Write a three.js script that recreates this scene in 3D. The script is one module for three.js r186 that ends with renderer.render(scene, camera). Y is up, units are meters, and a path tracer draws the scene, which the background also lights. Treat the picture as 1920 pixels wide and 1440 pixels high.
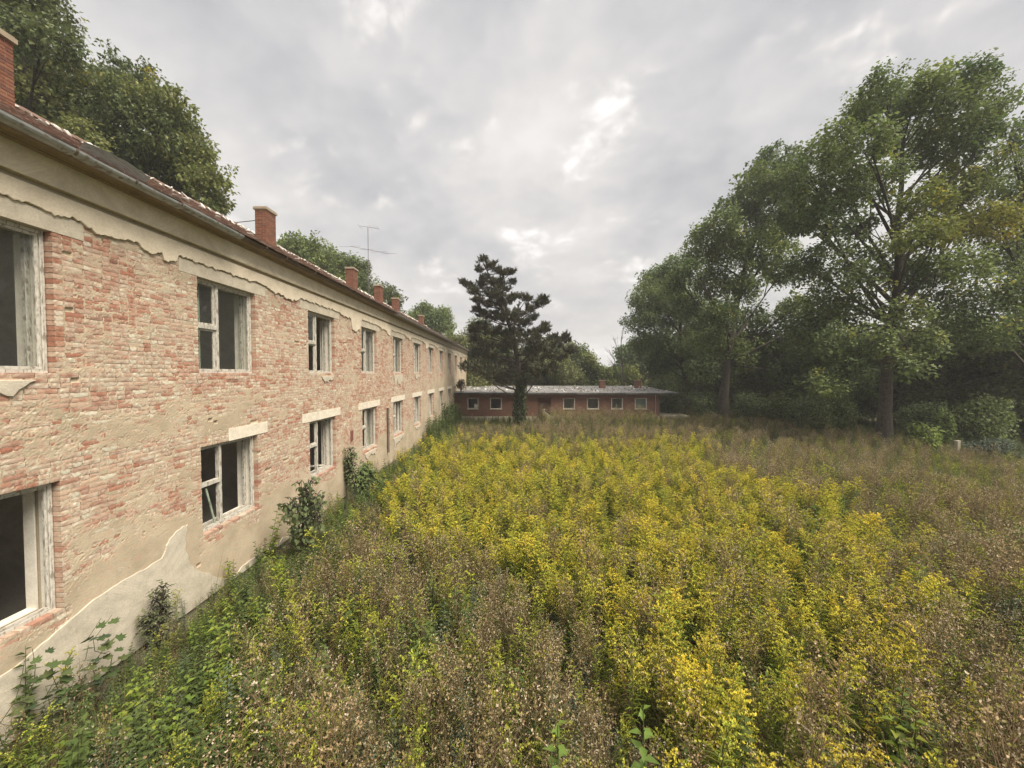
import * as THREE from 'three';
import { mergeGeometries } from 'three/addons/utils/BufferGeometryUtils.js';
import { createNoise2D, createNoise3D } from 'simplex-noise';

// ------------------------------------------------------------------ camera, sky, sun, exposure
const EYE = 4.9;
const scene = new THREE.Scene();
const camera = new THREE.PerspectiveCamera(89.9, 4 / 3, 0.05, 600);
camera.position.set(0, EYE, 0);
camera.lookAt(-0.0069, EYE - 0.0277, -1);
const renderer = new THREE.WebGLRenderer({ antialias: true });
renderer.toneMapping = THREE.LinearToneMapping;
renderer.toneMappingExposure = 5;
renderer.shadowMap.enabled = true;
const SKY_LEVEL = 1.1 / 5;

function rng(seed) {
  let a = seed >>> 0;
  return () => { a = (a + 0x6d2b79f5) | 0; let t = Math.imul(a ^ (a >>> 15), 1 | a); t = (t + Math.imul(t ^ (t >>> 7), 61 | t)) ^ t; return ((t ^ (t >>> 14)) >>> 0) / 4294967296; };
}
const noise2 = createNoise2D(rng(11)), noise3 = createNoise3D(rng(12));
function fbm(x, y, o = 4) { let s = 0, a = 0.5, n = 0; for (let i = 0; i < o; i++) { s += a * noise2(x, y); n += a; a *= 0.5; x = x * 2.03 + 17.1; y = y * 2.03 - 9.7; } return s / n; }
function fbm3(x, y, z, o = 4) { let s = 0, a = 0.5, n = 0; for (let i = 0; i < o; i++) { s += a * noise3(x, y, z); n += a; a *= 0.5; x = x * 2.03 + 7; y = y * 2.03 - 3; z = z * 2.03 + 5; } return s / n; }
const clamp = (v, a = 0, b = 1) => Math.min(b, Math.max(a, v));
const sst = (a, b, v) => { const t = clamp((v - a) / (b - a)); return t * t * (3 - 2 * t); };
const mix = (a, b, t) => a + (b - a) * t;
const mix3 = (a, b, t) => [mix(a[0], b[0], t), mix(a[1], b[1], t), mix(a[2], b[2], t)];

function cloudySky() {
  const W = 2048, H = 1024, d = new Float32Array(W * H * 4);
  for (let j = 0; j < H; j++) {
    const el = ((j + 0.5) / H - 0.5) * Math.PI, y = Math.sin(el), c = Math.cos(el);
    for (let i = 0; i < W; i++) {
      const az = ((i + 0.5) / W - 0.5) * 2 * Math.PI, x = c * Math.cos(az), z = c * Math.sin(az), at = (j * W + i) * 4;
      let r = 0.6, g = 0.58, b = 0.57;
      if (y > 0) {
        const k = 1 / (y + 0.3), px = x * k, pz = z * k;
        const u = px * 0.8 + pz * 0.6, v = -px * 0.6 + pz * 0.8;                 // streets of cloud run across the yard
        const big = fbm(u * 0.9 + 5.2, v * 1.1 + 1.7, 4), mid = fbm(u * 2.7 - 2 + 0.3 * big, v * 3 + 4, 6), fine = fbm(u * 10 + 0.8 * mid, v * 10, 5);
        let t = 0.635 + 0.2 * big + 0.1 * mid + 0.035 * fine;
        const thin = sst(0.12, 0.6, 0.75 * fbm(u * 2 + 40, v * 2.2 - 7, 6) + 0.3 * big + 0.18 * fine);
        t += 0.27 * thin * (0.75 + 0.9 * fine);
        const low = Math.exp(-y * 5);
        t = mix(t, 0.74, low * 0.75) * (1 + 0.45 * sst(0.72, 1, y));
        const warm = sst(0.5, 0.75, t);
        r = t * mix(0.985, 1.01, warm + low * 0.3); g = t * mix(0.985, 0.985, warm) ; b = t * mix(1.025, 0.965, clamp(warm + low * 0.6));
      }
      d[at] = r * SKY_LEVEL; d[at + 1] = g * SKY_LEVEL; d[at + 2] = b * SKY_LEVEL; d[at + 3] = 1;
    }
  }
  const t = new THREE.DataTexture(d, W, H, THREE.RGBAFormat, THREE.FloatType);
  t.mapping = THREE.EquirectangularReflectionMapping; t.magFilter = t.minFilter = THREE.LinearFilter; t.wrapS = THREE.RepeatWrapping; t.needsUpdate = true;
  return t;
}
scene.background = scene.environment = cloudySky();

const sun = new THREE.DirectionalLight(new THREE.Color(1.0, 0.91, 0.77), 1.5);
sun.position.set(40, 72, 14); sun.target.position.set(0, 0, -18);
sun.castShadow = true; sun.shadow.radius = 70; sun.shadow.mapSize.set(2048, 2048);
Object.assign(sun.shadow.camera, { left: -50, right: 50, top: 50, bottom: -50, near: 1, far: 220 });
scene.add(sun, sun.target);
scene.fog = new THREE.FogExp2(new THREE.Color(0.82, 0.82, 0.82), 0.0009);

// ------------------------------------------------------------------ naming
const used = new Map();
function numbered(n) { const k = used.get(n) ?? -1; used.set(n, k + 1); return k < 0 ? n : n + '_' + String(k + 1).padStart(3, '0'); }
function shadows(o) { o.castShadow = o.receiveShadow = true; return o; }
function tag(o, label, category, group, kind) { Object.assign(o.userData, { label, category }); if (group) o.userData.group = group; if (kind) o.userData.kind = kind; return o; }
function base(name, pos, label, category, group, turn = 0) { const o = new THREE.Group(); o.name = numbered(name); o.position.set(...pos); o.rotation.y = turn; tag(o, label, category, group); scene.add(o); return o; }
function part(name, geom, mat, parent, label) { const m = shadows(new THREE.Mesh(Array.isArray(geom) ? mergeGeometries(geom.map((g) => g.index ? g.toNonIndexed() : g)) : geom, mat)); m.name = name; if (label) m.userData.label = label; parent.add(m); return m; }
function structure(name, geom, mat) { const m = shadows(new THREE.Mesh(geom, mat)); m.name = name; m.userData.kind = 'structure'; scene.add(m); return m; }
function many(name, geom, mat, list, parent, stuff = true) {                   // list of { m, c }
  const o = shadows(new THREE.InstancedMesh(geom, mat, list.length)); o.name = name;
  list.forEach((e, i) => { o.setMatrixAt(i, e.m); if (e.c) o.setColorAt(i, new THREE.Color().setRGB(e.c[0], e.c[1], e.c[2])); });
  if (stuff) o.userData.kind = 'stuff';
  parent.add(o); return o;
}
const V = (x, y, z) => new THREE.Vector3(x, y, z);
const M4 = (x, y, z, rx = 0, ry = 0, rz = 0, s = 1, sy = s, sz = s) => new THREE.Matrix4().compose(V(x, y, z), new THREE.Quaternion().setFromEuler(new THREE.Euler(rx, ry, rz, 'YXZ')), V(s, sy, sz));

// ------------------------------------------------------------------ mesh building
class MB {
  constructor() { this.p = []; this.c = []; this.i = []; this.n = 0; }
  v(x, y, z, c) { this.p.push(x, y, z); this.c.push(c[0], c[1], c[2]); return this.n++; }
  tri(a, b, c, col) { const k = this.n; for (const q of [a, b, c]) this.v(q.x, q.y, q.z, col); this.i.push(k, k + 1, k + 2); }
  quad(a, b, c, d, col, col2 = col) { const k = this.n; this.v(a.x, a.y, a.z, col); this.v(b.x, b.y, b.z, col); this.v(c.x, c.y, c.z, col2); this.v(d.x, d.y, d.z, col2); this.i.push(k, k + 1, k + 2, k, k + 2, k + 3); }
  // a leaf: kite folded along its midrib, from a point along dir, drooping
  leaf(p, dir, up, len, wid, col, droop = 0.25, fold = 0.25) {
    const d = dir.clone().normalize(), s = d.clone().cross(up).normalize(), n = s.clone().cross(d).normalize();
    const m = p.clone().addScaledVector(d, len * 0.42), t = p.clone().addScaledVector(d, len).addScaledVector(n, -len * droop);
    const l = m.clone().addScaledVector(s, wid / 2).addScaledVector(n, wid * fold), r = m.clone().addScaledVector(s, -wid / 2).addScaledVector(n, wid * fold);
    const k = this.n; for (const q of [p, l, t, r]) this.v(q.x, q.y, q.z, col); this.i.push(k, k + 1, k + 2, k, k + 2, k + 3);
    // the midrib sits lower than the sides
    return t;
  }
  blade(p, dir, up, len, wid, col, bend) {                                     // grass blade in three pieces
    const d = dir.clone().normalize(), s = d.clone().cross(up).normalize(); let q = p.clone(), w = wid, k = -1;
    for (let i = 0; i <= 3; i++) {
      const a = this.v(q.x + s.x * w / 2, q.y + s.y * w / 2, q.z + s.z * w / 2, col), b = this.v(q.x - s.x * w / 2, q.y - s.y * w / 2, q.z - s.z * w / 2, col);
      if (k >= 0) this.i.push(k, k + 1, b, k, b, a);
      k = a; q = q.clone().addScaledVector(d, len / 3); d.addScaledVector(up, -bend).normalize(); w = wid * (1 - (i + 1) / 3.2);
    }
  }
  tube(pts, rad, sides, col, cap = false) {                                    // pts: Vector3[], rad: number[]
    let k0 = -1, ref = V(0.31, 0.2, 0.93);
    pts.forEach((q, i) => {
      const d = (pts[i + 1] ?? q).clone().sub(pts[i - 1] ?? q).normalize(), a = d.clone().cross(ref).normalize(), b = d.clone().cross(a);
      const k = this.n;
      for (let j = 0; j < sides; j++) { const t = j / sides * Math.PI * 2, x = Math.cos(t) * rad[i], y = Math.sin(t) * rad[i]; this.v(q.x + a.x * x + b.x * y, q.y + a.y * x + b.y * y, q.z + a.z * x + b.z * y, col); }
      if (k0 >= 0) for (let j = 0; j < sides; j++) { const j2 = (j + 1) % sides; this.i.push(k0 + j, k + j, k + j2, k0 + j, k + j2, k0 + j2); }
      k0 = k;
    });
  }
  geom(uvScale) {
    const g = new THREE.BufferGeometry();
    g.setAttribute('position', new THREE.Float32BufferAttribute(this.p, 3)); g.setAttribute('color', new THREE.Float32BufferAttribute(this.c, 3)); g.setIndex(this.i); g.computeVertexNormals();
    if (uvScale) uvBox(g, uvScale);
    return g;
  }
}
function uvBox(g, scale = 1, du = 0, dv = 0) {                                  // texture coordinates in metres by the way each point faces
  const p = g.attributes.position, n = g.attributes.normal, uv = new Float32Array(p.count * 2);
  for (let i = 0; i < p.count; i++) {
    const ax = Math.abs(n.getX(i)), ay = Math.abs(n.getY(i)), az = Math.abs(n.getZ(i)), x = p.getX(i), y = p.getY(i), z = p.getZ(i);
    const [a, b] = ax >= ay && ax >= az ? [-z, y] : ay >= az ? [x, -z] : [x, y];
    uv[i * 2] = a * scale + du; uv[i * 2 + 1] = b * scale + dv;
  }
  g.setAttribute('uv', new THREE.BufferAttribute(uv, 2)); return g;
}
// a box with its edges taken off
function cbox(x0, x1, y0, y1, z0, z1, r = 0.006) {
  const w = (x1 - x0) / 2, h = (y1 - y0) / 2, d = (z1 - z0) / 2; r = Math.min(r, w * 0.45, h * 0.45, d * 0.45);
  const s = new THREE.Shape(); s.moveTo(-w + r, -h + r); s.lineTo(w - r, -h + r); s.lineTo(w - r, h - r); s.lineTo(-w + r, h - r); s.closePath();
  const g = new THREE.ExtrudeGeometry(s, { depth: 2 * (d - r), bevelEnabled: true, bevelThickness: r, bevelSize: r, bevelSegments: 1, steps: 1 });
  g.translate((x0 + x1) / 2, (y0 + y1) / 2, (z0 + z1) / 2 - (d - r)); g.computeVertexNormals();
  return uvBox(g, 1, x0 * 3.7 + z0, y0 * 1.3);
}
const box = (x0, x1, y0, y1, z0, z1) => uvBox(new THREE.BoxGeometry(x1 - x0, y1 - y0, z1 - z0).translate((x0 + x1) / 2, (y0 + y1) / 2, (z0 + z1) / 2).toNonIndexed(), 1);

// ------------------------------------------------------------------ textures
function tex(w, h, fn, srgb = true, rep = 1) {
  const d = new Uint8Array(w * h * 4);
  for (let j = 0; j < h; j++) for (let i = 0; i < w; i++) { const c = fn(i / w, j / h), k = (j * w + i) * 4; for (let q = 0; q < 3; q++) { const v = clamp(c[q]); d[k + q] = Math.round(255 * (srgb ? (v <= 0.0031308 ? v * 12.92 : 1.055 * v ** (1 / 2.4) - 0.055) : v)); } d[k + 3] = 255; }
  const t = new THREE.DataTexture(d, w, h); t.magFilter = THREE.LinearFilter; t.minFilter = THREE.LinearMipmapLinearFilter; t.generateMipmaps = true; t.wrapS = t.wrapT = THREE.RepeatWrapping;
  if (srgb) t.colorSpace = THREE.SRGBColorSpace; t.repeat.set(rep, rep); t.needsUpdate = true; return t;
}
// noise that repeats without a seam over the unit square
function tnoise(u, v, f, o = 4, seed = 0) { const a = u * 2 * Math.PI, b = v * 2 * Math.PI, k = f / (2 * Math.PI); return fbm3(Math.cos(a) * k + seed, Math.sin(a) * k + Math.cos(b) * k * 1.3, Math.sin(b) * k * 1.3 - seed, o); }
const grey = (v) => [v, v, v];

const T = {};
T.plaster = tex(512, 512, (u, v) => { const a = tnoise(u, v, 5, 5, 1), b = tnoise(u, v, 40, 3, 4), s = sst(0.15, 0.6, tnoise(u, v, 3, 5, 9)); const c = mix3([0.70, 0.61, 0.475], [0.60, 0.52, 0.40], clamp(0.4 + a)); const k = 1 + 0.12 * b; return mix3(c.map((x) => x * k), [0.43, 0.37, 0.285], s * 0.4); }, true, 0.5);
T.plasterBump = tex(512, 512, (u, v) => grey(0.5 + 0.25 * tnoise(u, v, 70, 3, 2) + 0.22 * tnoise(u, v, 12, 3, 3)), false, 0.5);
T.cement = tex(512, 512, (u, v) => { const a = tnoise(u, v, 6, 5, 21), b = tnoise(u, v, 60, 3, 24), st = sst(0.1, 0.7, tnoise(u, v * 0.25, 22, 3, 28)); const c = mix3([0.54, 0.485, 0.395], [0.43, 0.385, 0.31], clamp(0.45 + a)); return c.map((x) => x * (1 + 0.13 * b - 0.1 * st)); }, true, 0.5);
T.mortarBump = tex(512, 512, (u, v) => grey(0.5 + 0.3 * tnoise(u, v, 60, 4, 32) + 0.2 * tnoise(u, v, 20, 3, 33)), false, 1);
T.brick = tex(512, 512, (u, v) => { const a = tnoise(u, v, 9, 5, 41), b = tnoise(u, v, 60, 3, 44), lime = sst(0.08, 0.4, tnoise(u, v, 14, 5, 47) + 0.3 * a); const c = [0.86 + 0.18 * a + 0.16 * b, 0.8 + 0.2 * a + 0.16 * b, 0.78 + 0.2 * a + 0.16 * b]; return mix3(c, [1, 1, 1], lime * 0.7); }, true, 0.8);
T.brickBump = tex(512, 512, (u, v) => grey(0.5 + 0.3 * tnoise(u, v, 40, 4, 51) + 0.25 * tnoise(u, v, 16, 3, 53)), false, 1.5);
T.wood = tex(256, 512, (u, v) => { const g = tnoise(u * 1, v * 0.12, 60, 4, 61), f = sst(0.1, 0.4, tnoise(u, v * 0.15, 20, 5, 66)), st = tnoise(u, v, 8, 4, 68); const c = mix3([0.52, 0.5, 0.445], [0.4, 0.375, 0.325], clamp(0.4 + st)); return mix3(c, [0.2 + 0.1 * g, 0.17 + 0.09 * g, 0.135 + 0.07 * g], f * 0.85); }, true, 1.1);
T.woodBump = tex(256, 512, (u, v) => grey(0.5 + 0.35 * tnoise(u, v * 0.12, 60, 4, 61) - 0.25 * sst(0.02, 0.22, tnoise(u, v * 0.3, 22, 5, 66))), false, 1.6);
T.bark = tex(256, 512, (u, v) => { const a = tnoise(u, v * 0.2, 26, 4, 71), b = tnoise(u, v, 8, 4, 73); return mix3([0.085, 0.07, 0.052], [0.028, 0.023, 0.018], clamp(0.5 + a * 0.9)).map((x) => x * (1 + 0.4 * b)); }, true, 0.8);
T.barkBump = tex(256, 512, (u, v) => grey(0.5 + 0.45 * tnoise(u, v * 0.2, 26, 4, 71)), false, 0.8);
T.metal = tex(256, 256, (u, v) => { const a = tnoise(u, v, 6, 5, 81), r = sst(0.15, 0.5, tnoise(u, v, 9, 5, 84)); return mix3([0.33 + 0.1 * a, 0.34 + 0.1 * a, 0.33 + 0.1 * a], [0.17, 0.12, 0.085], r * 0.7); }, true, 0.7);
T.roofTile = tex(256, 256, (u, v) => { const a = tnoise(u, v, 8, 5, 91), m = sst(0.2, 0.5, tnoise(u, v, 14, 5, 94)); return mix3([0.16 + 0.08 * a, 0.1 + 0.05 * a, 0.078 + 0.04 * a], [0.2, 0.19, 0.15], m * 0.7); }, true, 0.5);
T.farBrick = tex(1024, 1024, (u, v) => {                                       // four metres square; seen from forty metres
  const rows = 52, r = Math.floor(v * rows), fy = v * rows - r, cols = 15.5, o = (r % 2) * 0.5, q = u * 16 + o, cidx = Math.floor(q) % 16, fx = q - Math.floor(q);
  const h = Math.abs(Math.sin(r * 127.1 + cidx * 311.7) * 43758.5) % 1, joint = Math.max(sst(0.86, 0.95, fy), sst(0.93, 0.97, fx)), a = tnoise(u, v, 5, 5, 101);
  const c = mix3([0.19, 0.085, 0.056], [0.12, 0.06, 0.044], h * 0.7 + a * 0.5).map((x) => x * (1 + 0.25 * a));
  return mix3(c, [0.26, 0.2, 0.15], joint * 0.6);
}, true, 0.25);
T.felt = tex(512, 512, (u, v) => { const a = tnoise(u, v, 6, 5, 111), b = tnoise(u, v, 24, 4, 113), d = sst(-0.05, 0.35, tnoise(u, v, 12, 5, 117)); return mix3([0.2 + 0.2 * a, 0.2 + 0.2 * a, 0.205 + 0.2 * a].map((x) => x * (1 + 0.3 * b)), [0.1, 0.09, 0.07], d * 0.7); }, true, 0.2);
T.soil = tex(512, 512, (u, v) => { const a = tnoise(u, v, 8, 5, 121), b = tnoise(u, v, 50, 4, 124); return mix3([0.075, 0.065, 0.032], [0.05, 0.06, 0.022], clamp(0.5 + a)).map((x) => x * (1 + 0.5 * b)); }, true, 0.25);

const std = (o) => new THREE.MeshStandardMaterial({ roughness: 0.95, metalness: 0, ...o });
const MAT = {
  plaster: std({ map: T.plaster, bumpMap: T.plasterBump, bumpScale: 0.008 }),
  cement: std({ map: T.cement, bumpMap: T.plasterBump, bumpScale: 0.006 }),
  lintel: std({ map: T.cement, bumpMap: T.mortarBump, bumpScale: 0.006, color: new THREE.Color().setRGB(1.05, 1.05, 1.03) }),
  lintelWhite: std({ map: T.cement, bumpMap: T.mortarBump, bumpScale: 0.004, color: new THREE.Color().setRGB(1.36, 1.38, 1.42) }),
  mortar: std({ vertexColors: true, bumpMap: T.mortarBump, bumpScale: 0.005 }),
  core: std({ color: new THREE.Color().setRGB(0.4, 0.34, 0.25), bumpMap: T.mortarBump, bumpScale: 0.01 }),
  brick: std({ vertexColors: true, map: T.brick, bumpMap: T.brickBump, bumpScale: 0.0022 }),
  wood: std({ map: T.wood, bumpMap: T.woodBump, bumpScale: 0.003, roughness: 0.8 }),
  woodGreen: std({ map: T.wood, bumpMap: T.woodBump, bumpScale: 0.003, roughness: 0.8, color: new THREE.Color().setRGB(0.62, 0.8, 0.68) }),
  glass: new THREE.MeshPhysicalMaterial({ color: 0xf6f8f6, transmission: 0.972, thickness: 0, roughness: 0.03, ior: 1.52, specularIntensity: 1 }),
  inside: std({ map: T.plaster, color: new THREE.Color().setRGB(1.1, 1.2, 1.36) }),
  floorIn: std({ color: new THREE.Color().setRGB(0.07, 0.045, 0.035), bumpMap: T.mortarBump, bumpScale: 0.004 }),
  bark: std({ map: T.bark, bumpMap: T.barkBump, bumpScale: 0.03 }),
  metal: std({ map: T.metal, roughness: 0.5, metalness: 0.4 }),
  rust: std({ map: T.metal, color: new THREE.Color().setRGB(0.4, 0.3, 0.24), roughness: 0.8 }),
  roofTile: std({ map: T.roofTile }),
  soil: std({ map: T.soil }),
  farBrick: std({ map: T.farBrick }),
  felt: std({ map: T.felt }),
  dark: std({ color: new THREE.Color().setRGB(0.03, 0.026, 0.022) }),
  leaf: new THREE.MeshPhysicalMaterial({ vertexColors: true, roughness: 0.75, transmission: 0.5, thickness: 0, specularIntensity: 0.4 }),
  plant: new THREE.MeshPhysicalMaterial({ vertexColors: true, roughness: 0.85, transmission: 0.4, thickness: 0, specularIntensity: 0.25 }),
  needle: std({ vertexColors: true, roughness: 0.8 }),
};

// ------------------------------------------------------------------ ground
{
  const g = new THREE.PlaneGeometry(500, 500, 200, 200).rotateX(-Math.PI / 2); const p = g.attributes.position;
  for (let i = 0; i < p.count; i++) { const x = p.getX(i), z = p.getZ(i), r = Math.hypot(x, z + 20); p.setY(i, -0.06 + 0.05 * noise2(x * 0.15, z * 0.15) + sst(60, 230, r) * 1.5 * noise2(x * 0.02, z * 0.02)); }
  g.computeVertexNormals(); structure('ground', uvBox(g, 1), MAT.soil);
}

// ------------------------------------------------------------------ the long brick building (own axes: x out of the wall, z = -s along it)
const X0 = -6.3, S0 = 1.2, S1 = 51, COURSE = 0.0715;
const house = base('brick_building', [X0, 0, 0], 'long two storey brick building with crumbling plaster along the left of the yard', 'building');
const WIN_W = 1.69, PITCH = 4.1, FIRST = 5.24;
const UP0 = 4.9, UP1 = 6.83, LO0 = 1.61, LO1 = 3.41;
const openings = [];
for (let i = 0; i <= 10; i++) { const s1 = FIRST + PITCH * i; openings.push({ i, up: true, s0: s1 - WIN_W, s1, y0: UP0, y1: UP1 }); if (i <= 8) openings.push({ i, up: false, s0: s1 - WIN_W, s1, y0: LO0, y1: LO1 }); }
// where the smooth upper plaster ends
function ragged(s) {
  let over = -1; for (const w of openings) if (w.up) over = Math.max(over, sst(0.75, 0.25, Math.abs(s - (w.s0 + w.s1) / 2) - WIN_W / 2));
  const far = sst(14, 30, s);
  let y = mix(7.02, 7.1, clamp(over)) + 0.10 * fbm(s * 0.9 + 2, 3.3, 3) * (over > 0.5 ? 0.35 : 1) + 0.045 * fbm(s * 5, 8.1, 3) + 0.022 * fbm(s * 19, 4.4, 3);
  y -= 0.22 * sst(0.2, 0.55, fbm(s * 0.7 + 9, 1.2, 2)) * (1 - clamp(over)) * far;
  for (const [c, w, d] of [[7.02, 0.16, 0.13], [6.3, 0.25, -0.06], [15.25, 0.5, 0.42], [19.2, 0.3, 0.2], [27.6, 0.5, 0.35]]) y -= d * sst(w, w * 0.7, Math.abs(s - c));
  return y;
}
// how much mortar and old plaster hides the brick faces (metres proud of them)
function smear(s, y) {
  let bias = -0.05 + 0.22 * sst(3.6, 2.4, y) * sst(9.5, 7.5, s);
  bias += 0.6 * sst(2.45, 1.6, y) + 0.34 * sst(0.55, 0.1, Math.abs(y - 4.05)) * sst(12, 8, s) + 0.3 * sst(0.2, 0, Math.abs(y - 6.75)) * 0.5;
  bias += 0.5 * sst(21, 30, s) * sst(5.6, 3.2, y) + 0.55 * sst(29, 38, s);
  bias += 0.25 * sst(0.45, 0.1, Math.hypot((s - 6.6) * 0.6, y - 6.55)) + 0.3 * sst(0.6, 0.2, Math.hypot((s - 7.9) * 0.9, y - 3.55));
  for (const w of openings) { const dx = Math.max(w.s0 - s, s - w.s1, 0); if (y > w.y0 - 0.1 && y < w.y1 && dx < 0.3) bias -= 0.22 * (1 - dx / 0.3); if (y < w.y0 && y > w.y0 - 0.35 && dx < 0.1) bias -= 0.4; }
  const v = bias + 0.5 * fbm(s / 1.5, y / 1.0, 4) + 0.3 * fbm(s / 0.26 + 30, y / 0.16, 4) + 0.2 * noise2(s * 21, y * 24);
  return sst(-0.1, 0.42, v);
}
const off = (s, y) => { const m = smear(s, y); return -0.004 - 0.010 * (1 - m) * sst(0.02, 0.25, fbm(s * 2.6 + 60, y * 7, 3)) + 0.0062 * m + 0.0009 * noise2(s * 23, y * 27) + 0.0008 * noise2(s * 52, y * 60); };
// the lower edge of the smooth cement skirt's top
const SKIRT = [[1.2, 1.0], [4.0, 1.08], [4.7, 1.2], [5.15, 1.36], [5.55, 1.5], [5.95, 1.56], [6.4, 1.565], [6.72, 1.6], [6.8, 1.7], [6.83, 1.8], [6.93, 1.9], [7.1, 1.97], [7.27, 1.99], [7.24, 1.86], [7.21, 1.74], [7.22, 1.5], [7.3, 1.2], [7.46, 1.0], [7.7, 0.82], [7.95, 0.6], [8.25, 0.4]];
function skirtTop(s) { for (let k = 1; k < SKIRT.length; k++) if (s <= SKIRT[k][0] && s >= SKIRT[k - 1][0]) return mix(SKIRT[k - 1][1], SKIRT[k][1], (s - SKIRT[k - 1][0]) / (SKIRT[k][0] - SKIRT[k - 1][0])); return 0; }

// core of the wall, with the openings cut through it
const wall = new THREE.Group(); wall.name = 'wall'; house.add(wall);
const toWall = (g, o0) => g.rotateY(Math.PI / 2).translate(o0, 0, 0);         // shape x -> s, depth -> out of the wall
function rect(s0, s1, y0, y1, P = THREE.Shape) { const p = new P(); p.moveTo(s0, y0); p.lineTo(s1, y0); p.lineTo(s1, y1); p.lineTo(s0, y1); p.closePath(); return p; }
{
  const sh = rect(S0, S1, 0.3, 7.6); for (const w of openings) sh.holes.push(rect(w.s0 - 0.012, w.s1 + 0.012, w.y0 - 0.012, w.y1 + 0.012, THREE.Path));
  part('wall_core', uvBox(toWall(new THREE.ExtrudeGeometry(sh, { depth: 0.47, bevelEnabled: false }), -0.5)), MAT.core, wall);
  part('foundation', box(-0.5, -0.045, -0.4, 0.298, -S1, -S0), std({ map: T.cement, color: new THREE.Color().setRGB(0.62, 0.58, 0.52), bumpMap: T.mortarBump, bumpScale: 0.02 }), wall, 'dark recessed foundation strip');
}
// bricks
const R = rng(77), bricks = [], holes = [];
const lintels = openings.map((w) => w.up ? { s0: w.s0 - 0.42, s1: w.s1 + 0.4, y0: w.y1, y1: w.y1 + 0.25, w } : { s0: w.i === 1 ? w.s0 + 0.75 : w.i === 0 ? w.s1 + 9 : w.s0 - 0.4, s1: w.i === 0 ? w.s1 + 9.1 : w.s1 + 0.38, y0: w.y1, y1: w.y1 + 0.27, w });
const BC = { cream: [0.555, 0.455, 0.35], pale: [0.51, 0.38, 0.295], salmon: [0.45, 0.255, 0.185], red: [0.39, 0.175, 0.115], dark: [0.30, 0.15, 0.11] };
{
  const rows = Math.floor((7.16 - 0.33) / COURSE);
  for (let r = 0; r < rows; r++) {
    const y = 0.335 + r * COURSE, yc = y + COURSE / 2;
    const cuts = []; for (const w of openings) if (yc > w.y0 && yc < w.y1) cuts.push([w.s0, w.s1]);
    for (const l of lintels) if (l.s0 < S1 && yc > l.y0 - 0.01 && yc < l.y1 + 0.03) cuts.push([l.s0, l.s1]);
    cuts.sort((a, b) => a[0] - b[0]); let at = S0; const spans = []; for (const [a, b] of cuts) { if (a > at) spans.push([at, a]); at = Math.max(at, b); } if (at < S1) spans.push([at, S1]);
    for (const [a, b] of spans) {
      let s = a, first = true;
      while (b - s > 0.03) {
        let len = R() < 0.33 ? 0.258 : 0.126; if (first && r % 2) len = 0.126; first = false;
        if (b - s - len < 0.06) len = b - s;
        if (len > 0.3) len = len / 2;
        const sc = s + len / 2, cover = off(sc, yc), hid = yc > ragged(sc) + 0.12 || yc < skirtTop(sc) - 0.1 || (cover > 0.0055 && smear(sc - len / 2, yc) > 0.97 && smear(sc + len / 2, yc) > 0.97);
        const miss = !hid && R() < 0.0035 && sc < 20;
        if (miss) holes.push([s, s + len, y, y + COURSE]);
        else if (!hid) {
          const nb = fbm(sc * 0.55, yc * 0.8 + 50, 3) + 0.25 * sst(1.2, 3.3, yc) * 0 , q = R() + 0.55 * nb;
          let c = q < 0.4 ? BC.cream : q < 0.66 ? BC.pale : q < 0.92 ? BC.salmon : q < 1.2 ? BC.red : BC.dark;
          c = mix3(c, BC.pale, 0.1 + 0.22 * R()); const k = 0.88 + 0.23 * R();
          bricks.push({ s, len, y, yc, sc, o: (R() - 0.5) * 0.004 + (R() < 0.05 ? -0.005 : 0), c: c.map((x) => x * k), q, cover, v: Math.floor(R() * 12), tilt: (R() - 0.5) * 0.006 });
        }
        s += len;
      }
    }
  }
}
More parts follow.
